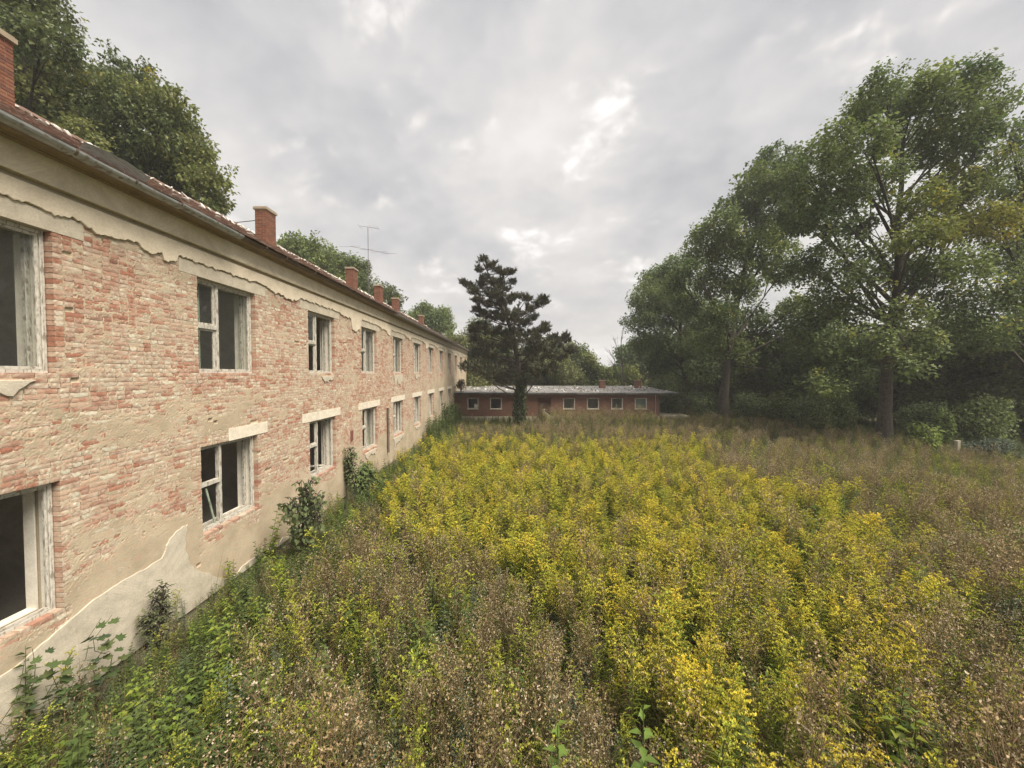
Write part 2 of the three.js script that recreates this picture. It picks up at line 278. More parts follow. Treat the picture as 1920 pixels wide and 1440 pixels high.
// twelve worn brick shapes, unit length along z
function brickShape(seed, sub = true) {
  const r = rng(seed), g = new THREE.BufferGeometry(), P = [], I = [], nx = 6, ny = 3, fx = [0, 0.05, 0.3, 0.62, 0.94, 1], fy = [0, 0.5, 1];
  const idx = (i, j) => j * nx + i, K = [], li = r() < 0.75 ? 1 : 0;
  for (let j = 0; j < ny; j++) for (let i = 0; i < nx; i++) {
    const edge = (i === 0 || i === nx - 1 ? 1 : 0) + (j !== 1 ? 1 : 0);
    const wob = 0.004 * (r() - 0.5), chip = edge === 2 ? -0.008 * r() - 0.003 : edge === 1 ? -0.0025 * r() - 0.001 : 0.001 * (r() - 0.5);
    const lm = li * sst(-0.1, 0.45, noise2(i * 0.9 + seed * 3.1, j * 0.8 + seed)); K.push(mix(0.92, 1.14, lm), mix(0.88, 1.42, lm), mix(0.86, 1.5, lm));
    P.push(chip, (fy[j] - 0.5) * (1 - 0.11) + wob * (j === 1 ? 1 : 0) / 0.07 * 0.6 + (edge === 2 ? -(j - 1) * 0.06 * r() : (j - 1) * 0.05 * (r() - 0.5)), -(fx[i] + (edge && (i === 0 || i === nx - 1) ? (i ? -1 : 1) * 0.02 : 0)));
  }
  for (let j = 0; j < ny - 1; j++) for (let i = 0; i < nx - 1; i++) { const a = idx(i, j), b = idx(i + 1, j), c = idx(i + 1, j + 1), d = idx(i, j + 1); I.push(a, b, c, a, c, d); }
  const ring = []; for (let i = 0; i < nx; i++) ring.push(idx(i, 0)); for (let j = 1; j < ny; j++) ring.push(idx(nx - 1, j)); for (let i = nx - 2; i >= 0; i--) ring.push(idx(i, ny - 1)); for (let j = ny - 2; j > 0; j--) ring.push(idx(0, j));
  const back = ring.map((k) => { K.push(0.9, 0.85, 0.82); P.push(-0.125, P[k * 3 + 1], P[k * 3 + 2]); return P.length / 3 - 1; });
  ring.forEach((k, i) => { const n = (i + 1) % ring.length; I.push(k, back[i], back[n], k, back[n], ring[n]); });
  g.setAttribute('position', new THREE.Float32BufferAttribute(P, 3)); g.setAttribute('color', new THREE.Float32BufferAttribute(K, 3)); g.setIndex(I);
  const h = g.toNonIndexed(); const p = h.attributes.position; for (let i = 0; i < p.count; i++) { p.setY(i, p.getY(i) * COURSE); p.setZ(i, p.getZ(i) * 0.25); }
  h.computeVertexNormals(); uvBox(h, 1, r() * 9, r() * 9); for (let i = 0; i < p.count; i++) p.setZ(i, p.getZ(i) / 0.25);
  return h;
}
const shapes = Array.from({ length: 12 }, (_, k) => brickShape(500 + k));
const place = (b) => M4(b.o, b.yc, -b.s - 0.003, b.tilt, 0, 0, 1, 1, b.len - 0.008);
{
  const near = bricks.filter((b) => b.sc > 4.75 && b.sc < 9.3 && b.yc > 1.7 && b.cover < 0.0005).sort((a, b) => a.sc - b.sc).slice(0, 300), set = new Set(near);
  const tints = new Map();
  for (const b of near) {
    const key = b.c.map((x) => Math.round(x * 14)).join(); if (!tints.has(key)) { const m = MAT.brick.clone(); m.color.setRGB(...b.c); tints.set(key, m); }
    const m = part(numberedPart('brick', wall), shapes[b.v], tints.get(key), wall); m.applyMatrix4(place(b));
  }
  const rest = Array.from({ length: 12 }, () => []); for (const b of bricks) if (!set.has(b)) rest[b.v].push({ m: place(b), c: b.c });
  rest.forEach((l, k) => many(numberedPart('brickwork', wall), shapes[k], MAT.brick, l, wall));
  console.log('bricks', bricks.length, 'near', near.length, 'tints', tints.size);
}
function numberedPart(n, o) { let k = 0; o.userData.counts ??= {}; k = o.userData.counts[n] = (o.userData.counts[n] ?? -1) + 1; return k ? n + '_' + String(k).padStart(3, '0') : n; }
// mortar and remains of plaster between and over the bricks
function mortarSheet(s0, s1, y0, y1, cell) {
  const ns = Math.round((s1 - s0) / cell), ny = Math.round((y1 - y0) / cell), P = new Float32Array((ns + 1) * (ny + 1) * 3), C = new Float32Array(P.length), UV = new Float32Array((ns + 1) * (ny + 1) * 2), I = [];
  const inside = (s, y, e) => openings.some((w) => s > w.s0 - e && s < w.s1 + e && y > w.y0 - e && y < w.y1 + e);
  for (let j = 0; j <= ny; j++) for (let i = 0; i <= ns; i++) {
    const k = j * (ns + 1) + i, s = s0 + (s1 - s0) * i / ns, y = y0 + (y1 - y0) * j / ny; let o = off(s, y);
    for (const h of holes) if (s > h[0] + 0.01 && s < h[1] - 0.01 && y > h[2] && y < h[3] - 0.012) o = -0.028;
    P[k * 3] = o; P[k * 3 + 1] = y; P[k * 3 + 2] = -s;
    const a = fbm(s * 0.8 + 70, y * 1.1, 4), b = fbm(s * 5 + 3, y * 6, 3), d = noise2(s * 30, y * 30);
    let c = mix3([0.37, 0.305, 0.215], [0.49, 0.41, 0.30], clamp(0.5 + 0.9 * a + 0.3 * b)); c = mix3(c, [0.45, 0.3, 0.21], 0.45 * sst(0.15, 0.6, b + 0.4 * fbm(s * 1.7, y * 2 + 20, 2)));
    c = mix3(c, [0.36, 0.31, 0.23], 0.5 * sst(0.25, 0.7, fbm(s * 3 + 11, y * 1.2, 4)));
    for (let q = 0; q < 3; q++) C[k * 3 + q] = c[q] * (1 + 0.06 * d);
    UV[k * 2] = s; UV[k * 2 + 1] = y;
  }
  for (let j = 0; j < ny; j++) for (let i = 0; i < ns; i++) {
    const s = s0 + (s1 - s0) * (i + 0.5) / ns, y = y0 + (y1 - y0) * (j + 0.5) / ny; if (inside(s, y, cell * 0.5 + 0.003)) continue;
    const a = j * (ns + 1) + i, b = a + 1, c = b + ns + 1, d = a + ns + 1; I.push(a, b, c, a, c, d);
  }
  const g = new THREE.BufferGeometry(); g.setAttribute('position', new THREE.BufferAttribute(P, 3)); g.setAttribute('color', new THREE.BufferAttribute(C, 3)); g.setAttribute('uv', new THREE.BufferAttribute(UV, 2)); g.setIndex(I); g.computeVertexNormals(); return g;
}
part('mortar', mortarSheet(S0, 4.4, 0.33, 7.3, 0.08), MAT.mortar, wall); part('mortar', mortarSheet(4.4, 9, 0.33, 7.3, 0.0112), MAT.mortar, wall); part('mortar', mortarSheet(9, 14.5, 0.33, 7.3, 0.021), MAT.mortar, wall); part('mortar', mortarSheet(14.5, 23, 0.33, 7.3, 0.04), MAT.mortar, wall); part('mortar', mortarSheet(23, S1, 0.33, 7.3, 0.075), MAT.mortar, wall);
// smooth plaster below the cornice, broken off along its lower edge
{
  const band = (s0, s1) => { const sh = new THREE.Shape(); sh.moveTo(s0, 7.345); for (let s = s0; s < s1; s += s < 24 ? 0.035 : 0.08) sh.lineTo(s, ragged(s)); sh.lineTo(s1, ragged(s1)); sh.lineTo(s1, 7.345); sh.closePath(); return uvBox(toWall(new THREE.ExtrudeGeometry(sh, { depth: 0.034, bevelEnabled: true, bevelThickness: 0.006, bevelSize: 0.006, bevelSegments: 1 }), 0.0)); };
  part('plaster_band', band(S0, S1), MAT.plaster, wall, 'smooth beige plaster with a ragged lower edge');
  const sk = new THREE.Shape(); sk.moveTo(S0, 0.3); SKIRT.forEach(([s, y], k) => { if (k) { const [a, b] = SKIRT[k - 1]; for (let t = 0.2; t < 1; t += 0.2) sk.lineTo(mix(a, s, t) + 0.018 * noise2(k + t, 3), mix(b, y, t) + 0.02 * noise2(k * 2.2 + t * 3, 9)); } sk.lineTo(s, y); }); for (let s = 8.35; s < 12; s += 0.12) sk.lineTo(s, 0.42 + 0.06 * noise2(s * 3, 4)); sk.lineTo(12, 0.3); sk.closePath();
  part('cement_skirt', uvBox(toWall(new THREE.ExtrudeGeometry(sk, { depth: 0.016, bevelEnabled: true, bevelThickness: 0.003, bevelSize: 0.004, bevelSegments: 1 }), 0.0)), MAT.cement, wall, 'smooth pale cement at the foot of the wall');
  const patch = (sc, y1, w, h, seed) => { const sh = new THREE.Shape(), n = 26; sh.moveTo(sc - w / 2, y1); for (let k = 0; k <= n; k++) { const t = k / n; sh.lineTo(sc - w / 2 + w * t, y1 - h * (0.72 + 0.6 * fbm(t * 2.2 + seed * 5, seed, 4) + 0.25 * noise2(t * 9 + seed, 3)) * sst(-0.02, 0.12, t) * sst(1.02, 0.85, t)); } sh.lineTo(sc + w / 2, y1); sh.closePath(); return uvBox(toWall(new THREE.ExtrudeGeometry(sh, { depth: 0.024, bevelEnabled: true, bevelThickness: 0.005, bevelSize: 0.005, bevelSegments: 1 }), 0.0)); };
  const mids = (i) => FIRST + PITCH * i - WIN_W / 2;
  for (const [i, y, w, h, sd] of [[0, UP0 - 0.09, 1.5, 0.17, 1], [2, UP0 - 0.09, 0.8, 0.2, 2.5], [4, UP0 - 0.08, 1.6, 0.55, 3], [5, UP0 - 0.08, 1.3, 0.3, 4], [3, LO0 - 0.1, 1.4, 0.3, 5], [4, LO0 - 0.1, 1.9, 0.5, 6], [5, LO0 - 0.1, 1.2, 0.3, 7]]) part('plaster_patch', patch(mids(i) + (i === 0 ? -0.15 : i === 2 ? 0.3 : 0), y, w, h, sd), MAT.cement, wall);
}
for (const l of lintels) if (l.s0 < S1 && !(l.w.i === 0 && !l.w.up)) {
  const g = cbox(-0.12, l.w.up ? 0.006 : 0.012, l.y0, l.y1, -l.s1, -l.s0, 0.008); part('lintel', g, l.w.up ? MAT.lintel : MAT.lintelWhite, wall);
}
part('lintel', cbox(-0.12, -0.012, LO1, LO1 + 0.25, -(FIRST + 0.3), -(FIRST - WIN_W - 0.3), 0.008), MAT.lintel, wall);
part('lintel', cbox(-0.12, -0.012, LO1, LO1 + 0.25, -(FIRST + PITCH - WIN_W + 0.74), -(FIRST + PITCH - WIN_W - 0.3), 0.008), MAT.lintel, wall);
// cornice
{
  const pr = new THREE.Shape(); const P = [[-0.45, 7.425], [0.062, 7.425], [0.07, 7.44], [0.07, 7.782], [-0.45, 7.79]]; P.forEach(([a, b], k) => k ? pr.lineTo(a, b) : pr.moveTo(a, b)); pr.closePath(); part('frieze', uvBox(new THREE.ExtrudeGeometry(pr, { depth: S1 - S0, bevelEnabled: false, steps: 1 }).translate(0, 0, -S1)), MAT.plaster, house); }
{ const pr = new THREE.Shape(); const P = [[-0.45, 7.793], [0.1, 7.784], [0.125, 7.79], [0.13, 7.812], [0.155, 7.815], [0.17, 7.83], [0.22, 7.835], [0.3, 7.842], [0.33, 7.86], [0.33, 7.9], [-0.45, 8.2]]; P.forEach(([a, b], k) => k ? pr.lineTo(a, b) : pr.moveTo(a, b)); pr.closePath();
  const g = new THREE.ExtrudeGeometry(pr, { depth: S1 - S0, bevelEnabled: false, steps: 1 }).translate(0, 0, -S1); part('cornice', uvBox(g), std({ map: T.cement, color: new THREE.Color().setRGB(0.62, 0.52, 0.42), bumpMap: T.mortarBump, bumpScale: 0.015 }), house, 'brown stained moulding under the eaves');
  part('fascia_board', cbox(0.332, 0.36, 7.84, 7.93, -S1, -S0, 0.004), MAT.rust, house);
}
// gutter: a half round of sheet metal, in lengths
function gutter(s0, s1, y = 7.86, o = 0.44, r = 0.085, sag = 0) {
  const g = new THREE.BufferGeometry(), P = [], I = [], n = 9, t = 0.004;
  for (let k = 0; k <= 1; k++) for (let q = 0; q < 2; q++) for (let j = 0; j <= n; j++) { const a = Math.PI * (1 + j / n), rr = q ? r : r - t; P.push(o + Math.cos(a) * rr, y + Math.sin(a) * rr - sag * k, -(k ? s1 : s0)); }
  const id = (k, q, j) => (k * 2 + q) * (n + 1) + j;
  for (let q = 0; q < 2; q++) for (let j = 0; j < n; j++) { const [a, b, c, d] = [id(0, q, j), id(1, q, j), id(1, q, j + 1), id(0, q, j + 1)]; q ? I.push(a, c, b, a, d, c) : I.push(a, b, c, a, c, d); }
  for (const k of [0, 1]) for (let j = 0; j < n; j++) I.push(id(k, 0, j), id(k, 1, j), id(k, 1, j + 1), id(k, 0, j), id(k, 1, j + 1), id(k, 0, j + 1));
  for (const j of [0, n]) I.push(id(0, 0, j), id(0, 1, j), id(1, 1, j), id(0, 0, j), id(1, 1, j), id(1, 0, j));
  g.setAttribute('position', new THREE.Float32BufferAttribute(P, 3)); g.setIndex(I); const h = g.toNonIndexed(); h.computeVertexNormals(); return uvBox(h, 1);
}
{
  const gu = new THREE.Group(); gu.name = 'gutter'; house.add(gu);
  [[1.2, 3.1], [3.08, 5.3], [5.28, 6.75], [6.73, 8.25], [19, 23], [22.98, 27], [26.98, 31], [30.98, 35], [34.98, 39], [38.98, 43], [42.98, 47], [46.98, 51]].forEach(([a, b], k) => { const e = k % 2 ? 0.002 : 0; part('gutter_length', gutter(a, b, 7.865 - 0.008 * (k % 3), 0.45 + e, 0.085 + e, k === 3 ? 0.03 : 0.004), MAT.metal, gu); });
  for (let s = 1.9; s < 8.2; s += 0.8) part('bracket', gutter(s, s + 0.035, 7.86, 0.45, 0.094), MAT.rust, gu);
  for (const s of [9, 9.8, 11.2, 12, 13.5, 15.1, 16.7, 18]) part('bracket', gutter(s, s + 0.03, 7.86, 0.45, 0.09), MAT.rust, gu);
  const fl = new THREE.PlaneGeometry(0.95, 0.22, 14, 3); const p = fl.attributes.position; for (let i = 0; i < p.count; i++) { const u = p.getX(i) / 0.95, v = p.getY(i); p.setXYZ(i, 0.40 + v * 0.5, 7.985 + v * 0.5 + 0.05 * Math.cos(u * 3) + 0.012 * noise2(u * 5, v * 9), -5.75 - u * 0.95); } fl.computeVertexNormals();
  part('flashing_sheet', [fl, fl.clone().translate(-0.004, 0.004, 0)], std({ map: T.metal, color: new THREE.Color().setRGB(1.25, 1.35, 1.5), metalness: 0.3, roughness: 0.45 }), gu, 'bent strip of bare sheet metal lifted over the gutter');
}
// roof
const ROOF_O = 0.43, ROOF_Y = 7.93, SLOPE = 0.548, RIDGE_O = -5.5, RIDGE_Y = ROOF_Y + (ROOF_O - RIDGE_O) * SLOPE, ANG = Math.atan(SLOPE);
const roof = new THREE.Group(); roof.name = 'roof'; house.add(roof);
{
  const pr = new THREE.Shape(); pr.moveTo(ROOF_O, ROOF_Y - 0.06); pr.lineTo(RIDGE_O, RIDGE_Y - 0.06); pr.lineTo(2 * RIDGE_O - ROOF_O, ROOF_Y - 0.06); pr.lineTo(2 * RIDGE_O - ROOF_O, ROOF_Y - 0.11); pr.lineTo(RIDGE_O, RIDGE_Y - 0.2); pr.lineTo(ROOF_O - 0.12, ROOF_Y - 0.11); pr.closePath();
  part('roof_deck', uvBox(new THREE.ExtrudeGeometry(pr, { depth: S1 - S0 + 0.3, bevelEnabled: false }).translate(0, 0, -S1 - 0.15)), MAT.rust, roof);
  const tg = cbox(-0.36, 0.0, -0.012, 0.012, -0.098, 0.098, 0.004), r = rng(31), list = [];
  const len = Math.hypot(ROOF_O - RIDGE_O, RIDGE_Y - ROOF_Y);
  for (let k = 0; k * 0.3 < len - 0.1; k++) for (let s = S0 - 0.1 + (k % 2) * 0.1; s < S1 + 0.1; s += 0.2) {
    if (r() < 0.006 && k > 0) continue;
    const d = k * 0.3, o = ROOF_O + 0.03 - d * Math.cos(ANG), y = ROOF_Y + d * Math.sin(ANG) - 0.02 + (r() - 0.5) * 0.012; const m = M4(o, y, -s + (r() - 0.5) * 0.01, 0, (r() - 0.5) * 0.05, -ANG + 0.06 + (r() - 0.5) * 0.03); const q = 0.75 + 0.5 * r(); list.push({ m, c: [q, q * (0.95 + 0.1 * r()), q * (0.9 + 0.15 * r())] });
  }
  many('roof_tiles', tg, MAT.roofTile, list, roof);
  const rg = gutter(0, 0.4, 0, 0, 0.12).rotateZ(Math.PI); const mort = std({ color: new THREE.Color().setRGB(0.62, 0.6, 0.56), bumpMap: T.mortarBump, bumpScale: 0.01 });
  for (let s = S0 - 0.1, k = 0; s < S1; s += 0.37, k++) { const m = part('ridge_tile', rg, MAT.roofTile, roof); m.position.set(RIDGE_O, RIDGE_Y - 0.03 + 0.02 * noise2(k * 0.4, 2), -s); m.rotation.y = 0.04 * (r() - 0.5); m.rotation.z = 0.1 * (r() - 0.5); }
  const dab = []; for (let s = S0; s < S1; s += 0.1 + 0.25 * r()) dab.push({ m: M4(RIDGE_O + 0.06 + 0.1 * r(), RIDGE_Y + 0.005 - 0.03 * r(), -s, r(), r() * 3, r(), 0.03 + 0.045 * r(), 0.02 + 0.03 * r(), 0.05 + 0.12 * r()) });
  for (let k = 0; k < 60; k++) { const d = len * r(), s = 2 + 46 * r() * r(); dab.push({ m: M4(ROOF_O - d * Math.cos(ANG), ROOF_Y + d * Math.sin(ANG) + 0.02, -s, 0, r() * 3, -ANG, 0.05 + 0.06 * r(), 0.018, 0.05 + 0.09 * r()) }); }
  const dg = new THREE.IcosahedronGeometry(1, 1); const p = dg.attributes.position; for (let i = 0; i < p.count; i++) { const q = 1 + 0.3 * noise3(p.getX(i) * 1.7, p.getY(i) * 1.7, p.getZ(i) * 1.7); p.setXYZ(i, p.getX(i) * q, p.getY(i) * q, p.getZ(i) * q); } dg.computeVertexNormals(); uvBox(dg, 1);
  many('ridge_mortar', dg, mort, dab, roof);
}
function white(g) { g.setAttribute('color', new THREE.BufferAttribute(new Float32Array(g.attributes.position.count * 3).fill(1), 3)); return g; }
// chimneys of brick
function chimney(s, o, w, d, top, near, rows) {                                 // near face at s, reaching back d; right face at o
  const ch = new THREE.Group(); ch.name = 'chimney'; house.add(ch); ch.position.set(o - w / 2, 0, -(s + d / 2));
  const y0 = ROOF_Y + (ROOF_O - o) * SLOPE - 0.4, c = 0.074, h = top - 0.13 - y0, n = Math.round(h / c), r = rng(Math.round(s * 100));
  part('chimney_core', box(-w / 2 + 0.012, w / 2 - 0.012, y0, top - 0.1, -d / 2 + 0.012, d / 2 - 0.012), MAT.core, ch);
  const gs = [], red = [[0.33, 0.125, 0.07], [0.29, 0.11, 0.065], [0.37, 0.16, 0.09], [0.24, 0.1, 0.07]];
  const mats = red.map((q) => { const m = MAT.brick.clone(); m.color.setRGB(q[0] * 0.6, q[1] * 0.66, q[2] * 0.7); return m; });
  for (let k = 0; k < n; k++) {
    const y = y0 + k * c, put = (face, a, b, e) => {                            // along a..b on one face
      const g = white(cbox(-0.1, (r() - 0.5) * 0.006, y + 0.005, y + c - 0.006, a + 0.004, b - 0.004, 0.006)); const q = Math.floor(r() * 4);
      if (face === 0) g.rotateY(-Math.PI / 2).translate(0, 0, d / 2); else if (face === 1) g.translate(w / 2, 0, 0); else if (face === 2) g.rotateY(Math.PI / 2).translate(0, 0, -d / 2); else g.rotateY(Math.PI).translate(-w / 2, 0, 0);
      if (near && face < 2) part('brick', g, mats[q], ch); else gs.push([g, q]);
    };
    for (let f = 0; f < 4; f++) { const L = f % 2 ? d : w; let a = -L / 2; const half = (k + f) % 2; if (half) { put(f, a, a + 0.125); a += 0.125; } while (L / 2 - a > 0.02) { const b = L / 2 - a < 0.3 ? L / 2 : a + 0.25; put(f, a, b); a = b; } }
  }
  for (let q = 0; q < 4; q++) { const l = gs.filter((e) => e[1] === q).map((e) => e[0]); if (l.length) { const m = part('brickwork', l, mats[q], ch); m.userData.kind = 'stuff'; } }
  part('chimney_cap', [cbox(-w / 2 - 0.05, w / 2 + 0.05, top - 0.13, top - 0.03, -d / 2 - 0.05, d / 2 + 0.05, 0.012), cbox(-w / 2 - 0.02, w / 2 + 0.02, top - 0.029, top, -d / 2 - 0.02, d / 2 + 0.02, 0.01)], std({ map: T.cement, color: new THREE.Color().setRGB(0.55, 0.5, 0.45) }), ch);
}
const CH_O = -4.0;
chimney(7.4, CH_O, 0.55, 0.62, 11.8, true); chimney(16.05, CH_O, 0.47, 0.66, 11.82, false); chimney(24.7, CH_O, 0.5, 0.66, 11.7, false); chimney(29.6, CH_O, 0.5, 0.66, 11.7, false); chimney(33.9, CH_O, 0.5, 0.66, 11.55, false); chimney(43.2, CH_O, 0.5, 0.66, 11.45, false);
// inside of the house: floors, walls and doors that show through the openings
{
  const IB = -4.4;
  for (const [y, t] of [[0.7, 0.35], [4.0, 0.25], [7.6, 0.2]]) part(y > 7 ? 'ceiling' : 'floor_slab', box(-11, -0.501, y - t, y, -S1 + 0.4, -S0 - 0.1), y > 7 ? MAT.inside : MAT.floorIn, house);
  part('ceiling', box(-10.9, -0.502, 3.70, 3.747, -S1 + 0.4, -S0 - 0.1), MAT.inside, house);
  for (const [a, b] of [[0.7, 3.7], [4.0, 7.4]]) {
    const sh = rect(S0, S1 - 0.3, a + 0.002, b - 0.002); for (let i = 0; i <= 10; i++) { const c = FIRST + PITCH * i - 0.1; sh.holes.push(rect(c - 0.5, c + 0.5, a + 0.01, a + 2.1, THREE.Path)); }
    part('inner_wall', uvBox(toWall(new THREE.ExtrudeGeometry(sh, { depth: 0.15, bevelEnabled: false }), IB)), MAT.inside, house);
    for (let i = 0; i <= 11; i++) { const s = FIRST + PITCH * i - WIN_W - (PITCH - WIN_W) / 2; if (s > S0 + 0.2) part('partition_wall', box(IB + 0.152, -0.503, a + 0.002, b - 0.002, -s - 0.07, -s + 0.07), MAT.inside, house); }
  }
  part('rear_wall', box(-11.4, -11.001, -0.3, 8.2, -S1, -S0), MAT.core, house);
  const gable = (s0, s1) => { const g = new THREE.Shape(); g.moveTo(-11.0, 0); g.lineTo(-0.505, 0); g.lineTo(-0.505, 8.1); g.lineTo(RIDGE_O, RIDGE_Y - 0.25); g.lineTo(-11.0, 8.1); g.closePath(); return uvBox(new THREE.ExtrudeGeometry(g, { depth: s1 - s0, bevelEnabled: false }).translate(0, 0, -s1)); };
  part('gable_wall', gable(S1 - 0.299, S1), MAT.plaster, house); part('gable_wall', gable(S0 - 0.3, S0 - 0.002), MAT.core, house);
}
// windows
function windowAt(w, o) {
  const g = new THREE.Group(); g.name = 'window'; const W = w.s1 - w.s0, H = w.y1 - w.y0; g.position.set(0, w.y0, -w.s0); house.add(g);
  const b = (o0, o1, y0, y1, a0, a1, r = 0.006) => cbox(o0, o1, y0, y1, -a1, -a0, r);
  const fw = 0.052, A = -0.10, B = -0.185;
  const frame = (A, B, fw, e) => [b(B, A, e, H - e, e, fw), b(B, A, e, H - e, W - fw, W - e), b(B + 0.002, A - 0.002, H - fw, H - e - 0.001, fw + 0.001, W - fw - 0.001), b(B + 0.002, A - 0.002, e + 0.001, fw, fw + 0.001, W - fw - 0.001)];
  part('frame', [...frame(A, B, fw, 0.003), ...frame(A - 0.015, A - 0.06, fw + 0.032, fw + 0.002)], MAT.wood, g);
  if (o.inner !== false) part('inner_frame', frame(-0.29, -0.35, 0.07, 0.004), MAT.wood, g);
  part('reveal', [box(-0.499, -0.351, 0, H, -0.02, -0.0), box(-0.499, -0.351, 0, H, -W, -W + 0.02), box(-0.498, -0.352, H - 0.02, H, -W + 0.021, -0.021), box(-0.498, -0.352, 0, 0.02, -W + 0.021, -0.021), box(-0.289, -0.187, 0, H, -0.012, 0), box(-0.289, -0.187, 0, H, -W, -W + 0.012)], MAT.inside, g);
  part('sill', b(-0.30, -0.015, -0.055, -0.004, 0.0, W, 0.01), MAT.cement, g);
  const ms = W * 0.36, tr = H * (w.up ? 0.5 : 0.55);
  part('mullion', b(B + 0.004, A + 0.012, fw + 0.001, H - fw - 0.001, ms - 0.035, ms + 0.035), MAT.wood, g);
  part('transom', b(B + 0.006, A + 0.016, tr - 0.04, tr + 0.04, fw + 0.001, ms - 0.036), MAT.wood, g);
  const sash = (a0, a1, y0, y1, m = MAT.wood) => { const t = 0.042; const s = part('sash', [b(A - 0.06, A - 0.022, y0, y1, a0, a0 + t, 0.004), b(A - 0.06, A - 0.022, y0, y1, a1 - t, a1, 0.004), b(A - 0.058, A - 0.024, y1 - t, y1, a0 + t, a1 - t, 0.004), b(A - 0.058, A - 0.024, y0, y0 + t, a0 + t, a1 - t, 0.004)], m, g); return s; };
  const pane = (a0, a1, y0, y1) => { const p = part('pane', new THREE.PlaneGeometry(a1 - a0, y1 - y0).rotateY(Math.PI / 2), MAT.glass, g); p.position.set(A - 0.041, (y0 + y1) / 2, -(a0 + a1) / 2); };
  if (o.lu) sash(fw, ms - 0.036, tr + 0.04, H - fw); if (o.ll) sash(fw, ms - 0.036, fw, tr - 0.04);
  if (o.lu === 2) pane(fw + 0.04, ms - 0.076, tr + 0.08, H - fw - 0.04); if (o.ll === 2) pane(fw + 0.04, ms - 0.076, fw + 0.04, tr - 0.08);
  if (o.r) sash(ms + 0.036, W - fw, fw, H - fw); if (o.r === 2) pane(ms + 0.077, W - fw - 0.04, fw + 0.04, H - fw - 0.04);
  if (o.bars) part('inner_bar', [b(-0.335, -0.305, 0.08, tr - 0.05, ms * 0.62, ms * 0.62 + 0.03, 0.004), b(-0.335, -0.305, tr + 0.05, H - 0.08, ms * 0.62, ms * 0.62 + 0.03, 0.004)], MAT.woodGreen, g);
  if (o.loose) { const m = part('loose_batten', b(-0.012, 0.012, -0.42, 0.42, -0.02, 0.02, 0.004), MAT.woodGreen, g, 'loose batten leaning across the lower light'); m.position.set(-0.14, 0.48, -ms * 0.62); m.rotation.x = 0.27; }
  if (o.open) { const t = 0.045, L = 0.6, s = part('open_sash', [b(0, 0.04, 0.05, H - 0.05, 0, t, 0.004), b(0, 0.04, 0.05, H - 0.05, L - t, L, 0.004), b(0.001, 0.039, 0.05, 0.1, t, L - t, 0.004), b(0.001, 0.039, H - 0.1, H - 0.05, t, L - t, 0.004)], MAT.wood, g); s.position.set(-0.36, 0, -W + 0.05); s.rotation.y = 2.1; }
}
const UPW = [{ r: 2, lu: 2, ll: 2 }, { lu: 2, ll: 2, r: 2, bars: true }, { lu: 2, ll: 1, open: true }, { lu: 2, ll: 2, r: 2 }, { lu: 2, ll: 2, r: 2 }, { lu: 2, ll: 2, r: 1 }, { lu: 1, r: 1 }, { lu: 2, r: 1 }, { lu: 1, r: 1 }, {}, { lu: 1 }];
const LOW = [{ inner: false }, { loose: true }, { lu: 1, ll: 0, open: true }, { lu: 1, ll: 1, r: 2 }, { lu: 1, ll: 1 }, { lu: 1, r: 1 }, { r: 1 }, {}, {}];
for (const w of openings) windowAt(w, w.up ? UPW[w.i] : LOW[w.i]);
// rainwater pipe, vent plate
{
  const pts = []; for (let k = 0; k <= 12; k++) pts.push(V(0.075 + 0.012 * noise2(k * 0.7, 5), 1.0 + 2.2 * k / 12, -18.85 + 0.02 * noise2(k * 0.5, 8))); const mb = new MB(); mb.tube(pts, pts.map(() => 0.055), 10, [1, 1, 1]); const dp = new THREE.Group(); dp.name = 'downpipe'; house.add(dp);
  part('pipe', mb.geom(1), MAT.rust, dp, 'dark rusted stump of a rainwater pipe'); for (const y of [1.4, 2.9]) part('pipe_clamp', new THREE.TorusGeometry(0.06, 0.012, 6, 14).rotateX(Math.PI / 2).translate(0.075, y, -18.85), MAT.rust, dp);
  const vp = new THREE.Group(); vp.name = 'vent'; house.add(vp); vp.position.set(0.01, 2.5, -14.75);
  const red = std({ map: T.metal, color: new THREE.Color().setRGB(0.6, 0.22, 0.16) }); part('vent_plate', cbox(-0.03, 0.02, -0.19, 0.19, -0.11, 0.11, 0.004), red, vp, 'rusty red plate'); for (let k = 0; k < 5; k++) part('slat', cbox(0.0205, 0.03, -0.14 + k * 0.07 - 0.02, -0.14 + k * 0.07 + 0.015, -0.09, 0.09, 0.003), red, vp);
}
